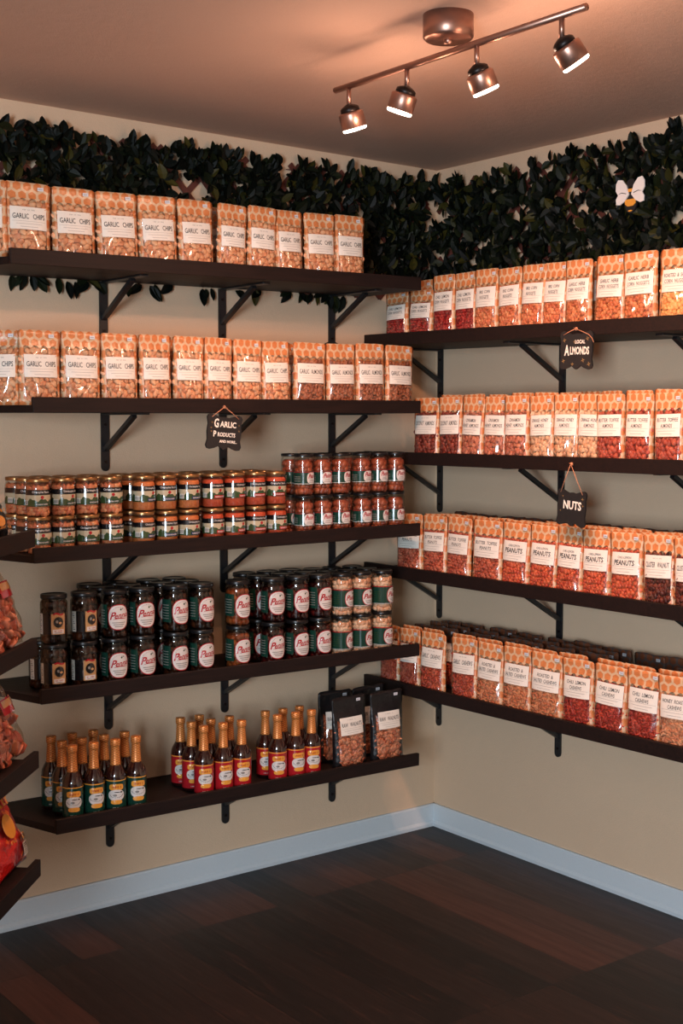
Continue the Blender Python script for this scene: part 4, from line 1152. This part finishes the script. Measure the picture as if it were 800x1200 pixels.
# ------------------------------------------------------------------ track light
bx, zb = -1.197, 2.358
t = thing('track_light', (bx + .022, -1.375, zc(bx)), 'brushed bronze ceiling track light with four adjustable spot heads', 'ceiling light')
def tw(x, y, z): return (x - t.location.x, y - t.location.y, z - t.location.z)
bm = bmesh.new(); r = .058
lathe(bm, [(r * .9, -.056), (r, -.050), (r, -.0005)], 36); o = finish('canopy', bm, M['nickel'], t); 
bm = bmesh.new(); lathe(bm, [(.010, -.0), (.010, .012)], 12, c=(0, 0)); 
for v in bm.verts: v.co.z -= .083 - .018
o2 = finish('mount_post', bm, M['nickel'], t)
bm = bmesh.new(); tube(bm, [tw(bx, -.975, zb), tw(bx, -1.815, zb)], .0078, 12); finish('bar', bm, M['nickel'], t)
rv = Vector((.797, -.604, 0)); fv = Vector((.604, .797, 0))
heads = [(-1.031, .28, .24), (-1.255, -.32, .20), (-1.494, .42, .22), (-1.748, .62, .20)]
spots = []
for y, tilt, fw in heads:
    bm = bmesh.new(); tube(bm, [tw(bx, y, zb - .004), tw(bx, y, zb - .046)], .0060, 10); st = finish('stem', bm, M['nickel'], t)
    axis = (Vector((0, 0, -1)) + rv * math.tan(tilt) + fv * fw).normalized()
    q = Vector((0, 0, -1)).rotation_difference(axis)
    c0 = Vector(tw(bx, y, zb - .050))
    def add(name, prof, mat, n=28):
        bm = bmesh.new(); lathe(bm, prof, n)
        for v in bm.verts: v.co = c0 + q @ Vector((v.co.x, v.co.y, -v.co.z))
        bmesh.ops.recalc_face_normals(bm, faces=bm.faces[:])
        return finish(name, bm, mat, st)
    add('swivel', [(.006, -.006), (.019, .0), (.0235, .004), (.0245, .016)], M['darkmetal'])
    add('lamp_housing', [(.0255, .013), (.0305, .016), (.0315, .019), (.0315, .052), (.0305, .053)], M['nickel'])
    add('lens', [(.0300, .0532), (.0300, .0575), (.0270, .0600), (.004, .0612)], M['lamp'])
    spots.append((Vector(t.location) + c0 + axis * .068, axis))
for i, (p, ax) in enumerate(spots):
    ld = bpy.data.lights.new('spot_lamp', 'SPOT'); ld.energy = 31; ld.color = (1, .48, .29); ld.spot_size = math.radians(165); ld.spot_blend = .9; ld.shadow_soft_size = .03
    lo = bpy.data.objects.new('spot_lamp', ld); COL.objects.link(lo); lo.location = p
    lo.rotation_euler = Vector((0, 0, -1)).rotation_difference(ax).to_euler()
    ld = bpy.data.lights.new('lens_glow', 'POINT'); ld.energy = 2.6; ld.color = (1, .58, .40); ld.shadow_soft_size = .03
    lo = bpy.data.objects.new('lens_glow', ld); COL.objects.link(lo); lo.location = p + ax * .03

# ------------------------------------------------------------------ daylight through the shop window
ld = bpy.data.lights.new('window_daylight', 'AREA'); ld.shape = 'RECTANGLE'; ld.size = 3.1; ld.size_y = 1.75; ld.energy = 255; ld.color = (.74, .88, 1.0)
lo = bpy.data.objects.new('window_daylight', ld); COL.objects.link(lo); lo.location = (-5.47, -4.67, 1.43); lo.rotation_euler = (0, -PI / 2, math.radians(30))
ld.size, ld.size_y = 1.46, 1.16
w = bpy.data.worlds.new('world'); SC.world = w; w.use_nodes = True
bg = w.node_tree.nodes['Background']; bg.inputs[0].default_value = (.55, .68, .9, 1); bg.inputs[1].default_value = 1.0

# ------------------------------------------------------------------ camera
cd = bpy.data.cameras.new('camera'); cam = bpy.data.objects.new('camera', cd); COL.objects.link(cam); SC.camera = cam
cd.sensor_fit = 'VERTICAL'; cd.sensor_height = 36; cd.lens = 1529.46 / 1200 * 36; cd.clip_start = .05
cam.location = (-3.2127, -3.6592, 1.52996)
yaw, pitch = .648691, .0704717
f = Vector((math.sin(yaw) * math.cos(pitch), math.cos(yaw) * math.cos(pitch), -math.sin(pitch)))
cam.rotation_euler = f.to_track_quat('-Z', 'Y').to_euler()

SC.view_settings.view_transform = 'Standard'; SC.view_settings.look = 'None'; SC.view_settings.gamma = 1
SC.view_settings.use_curve_mapping = False; SC.view_settings.exposure = 0.1
SC.cycles.transparent_max_bounces = 16
for o in bpy.data.objects:
    for k in ('_used', '_free'):
        if k in o: del o[k]
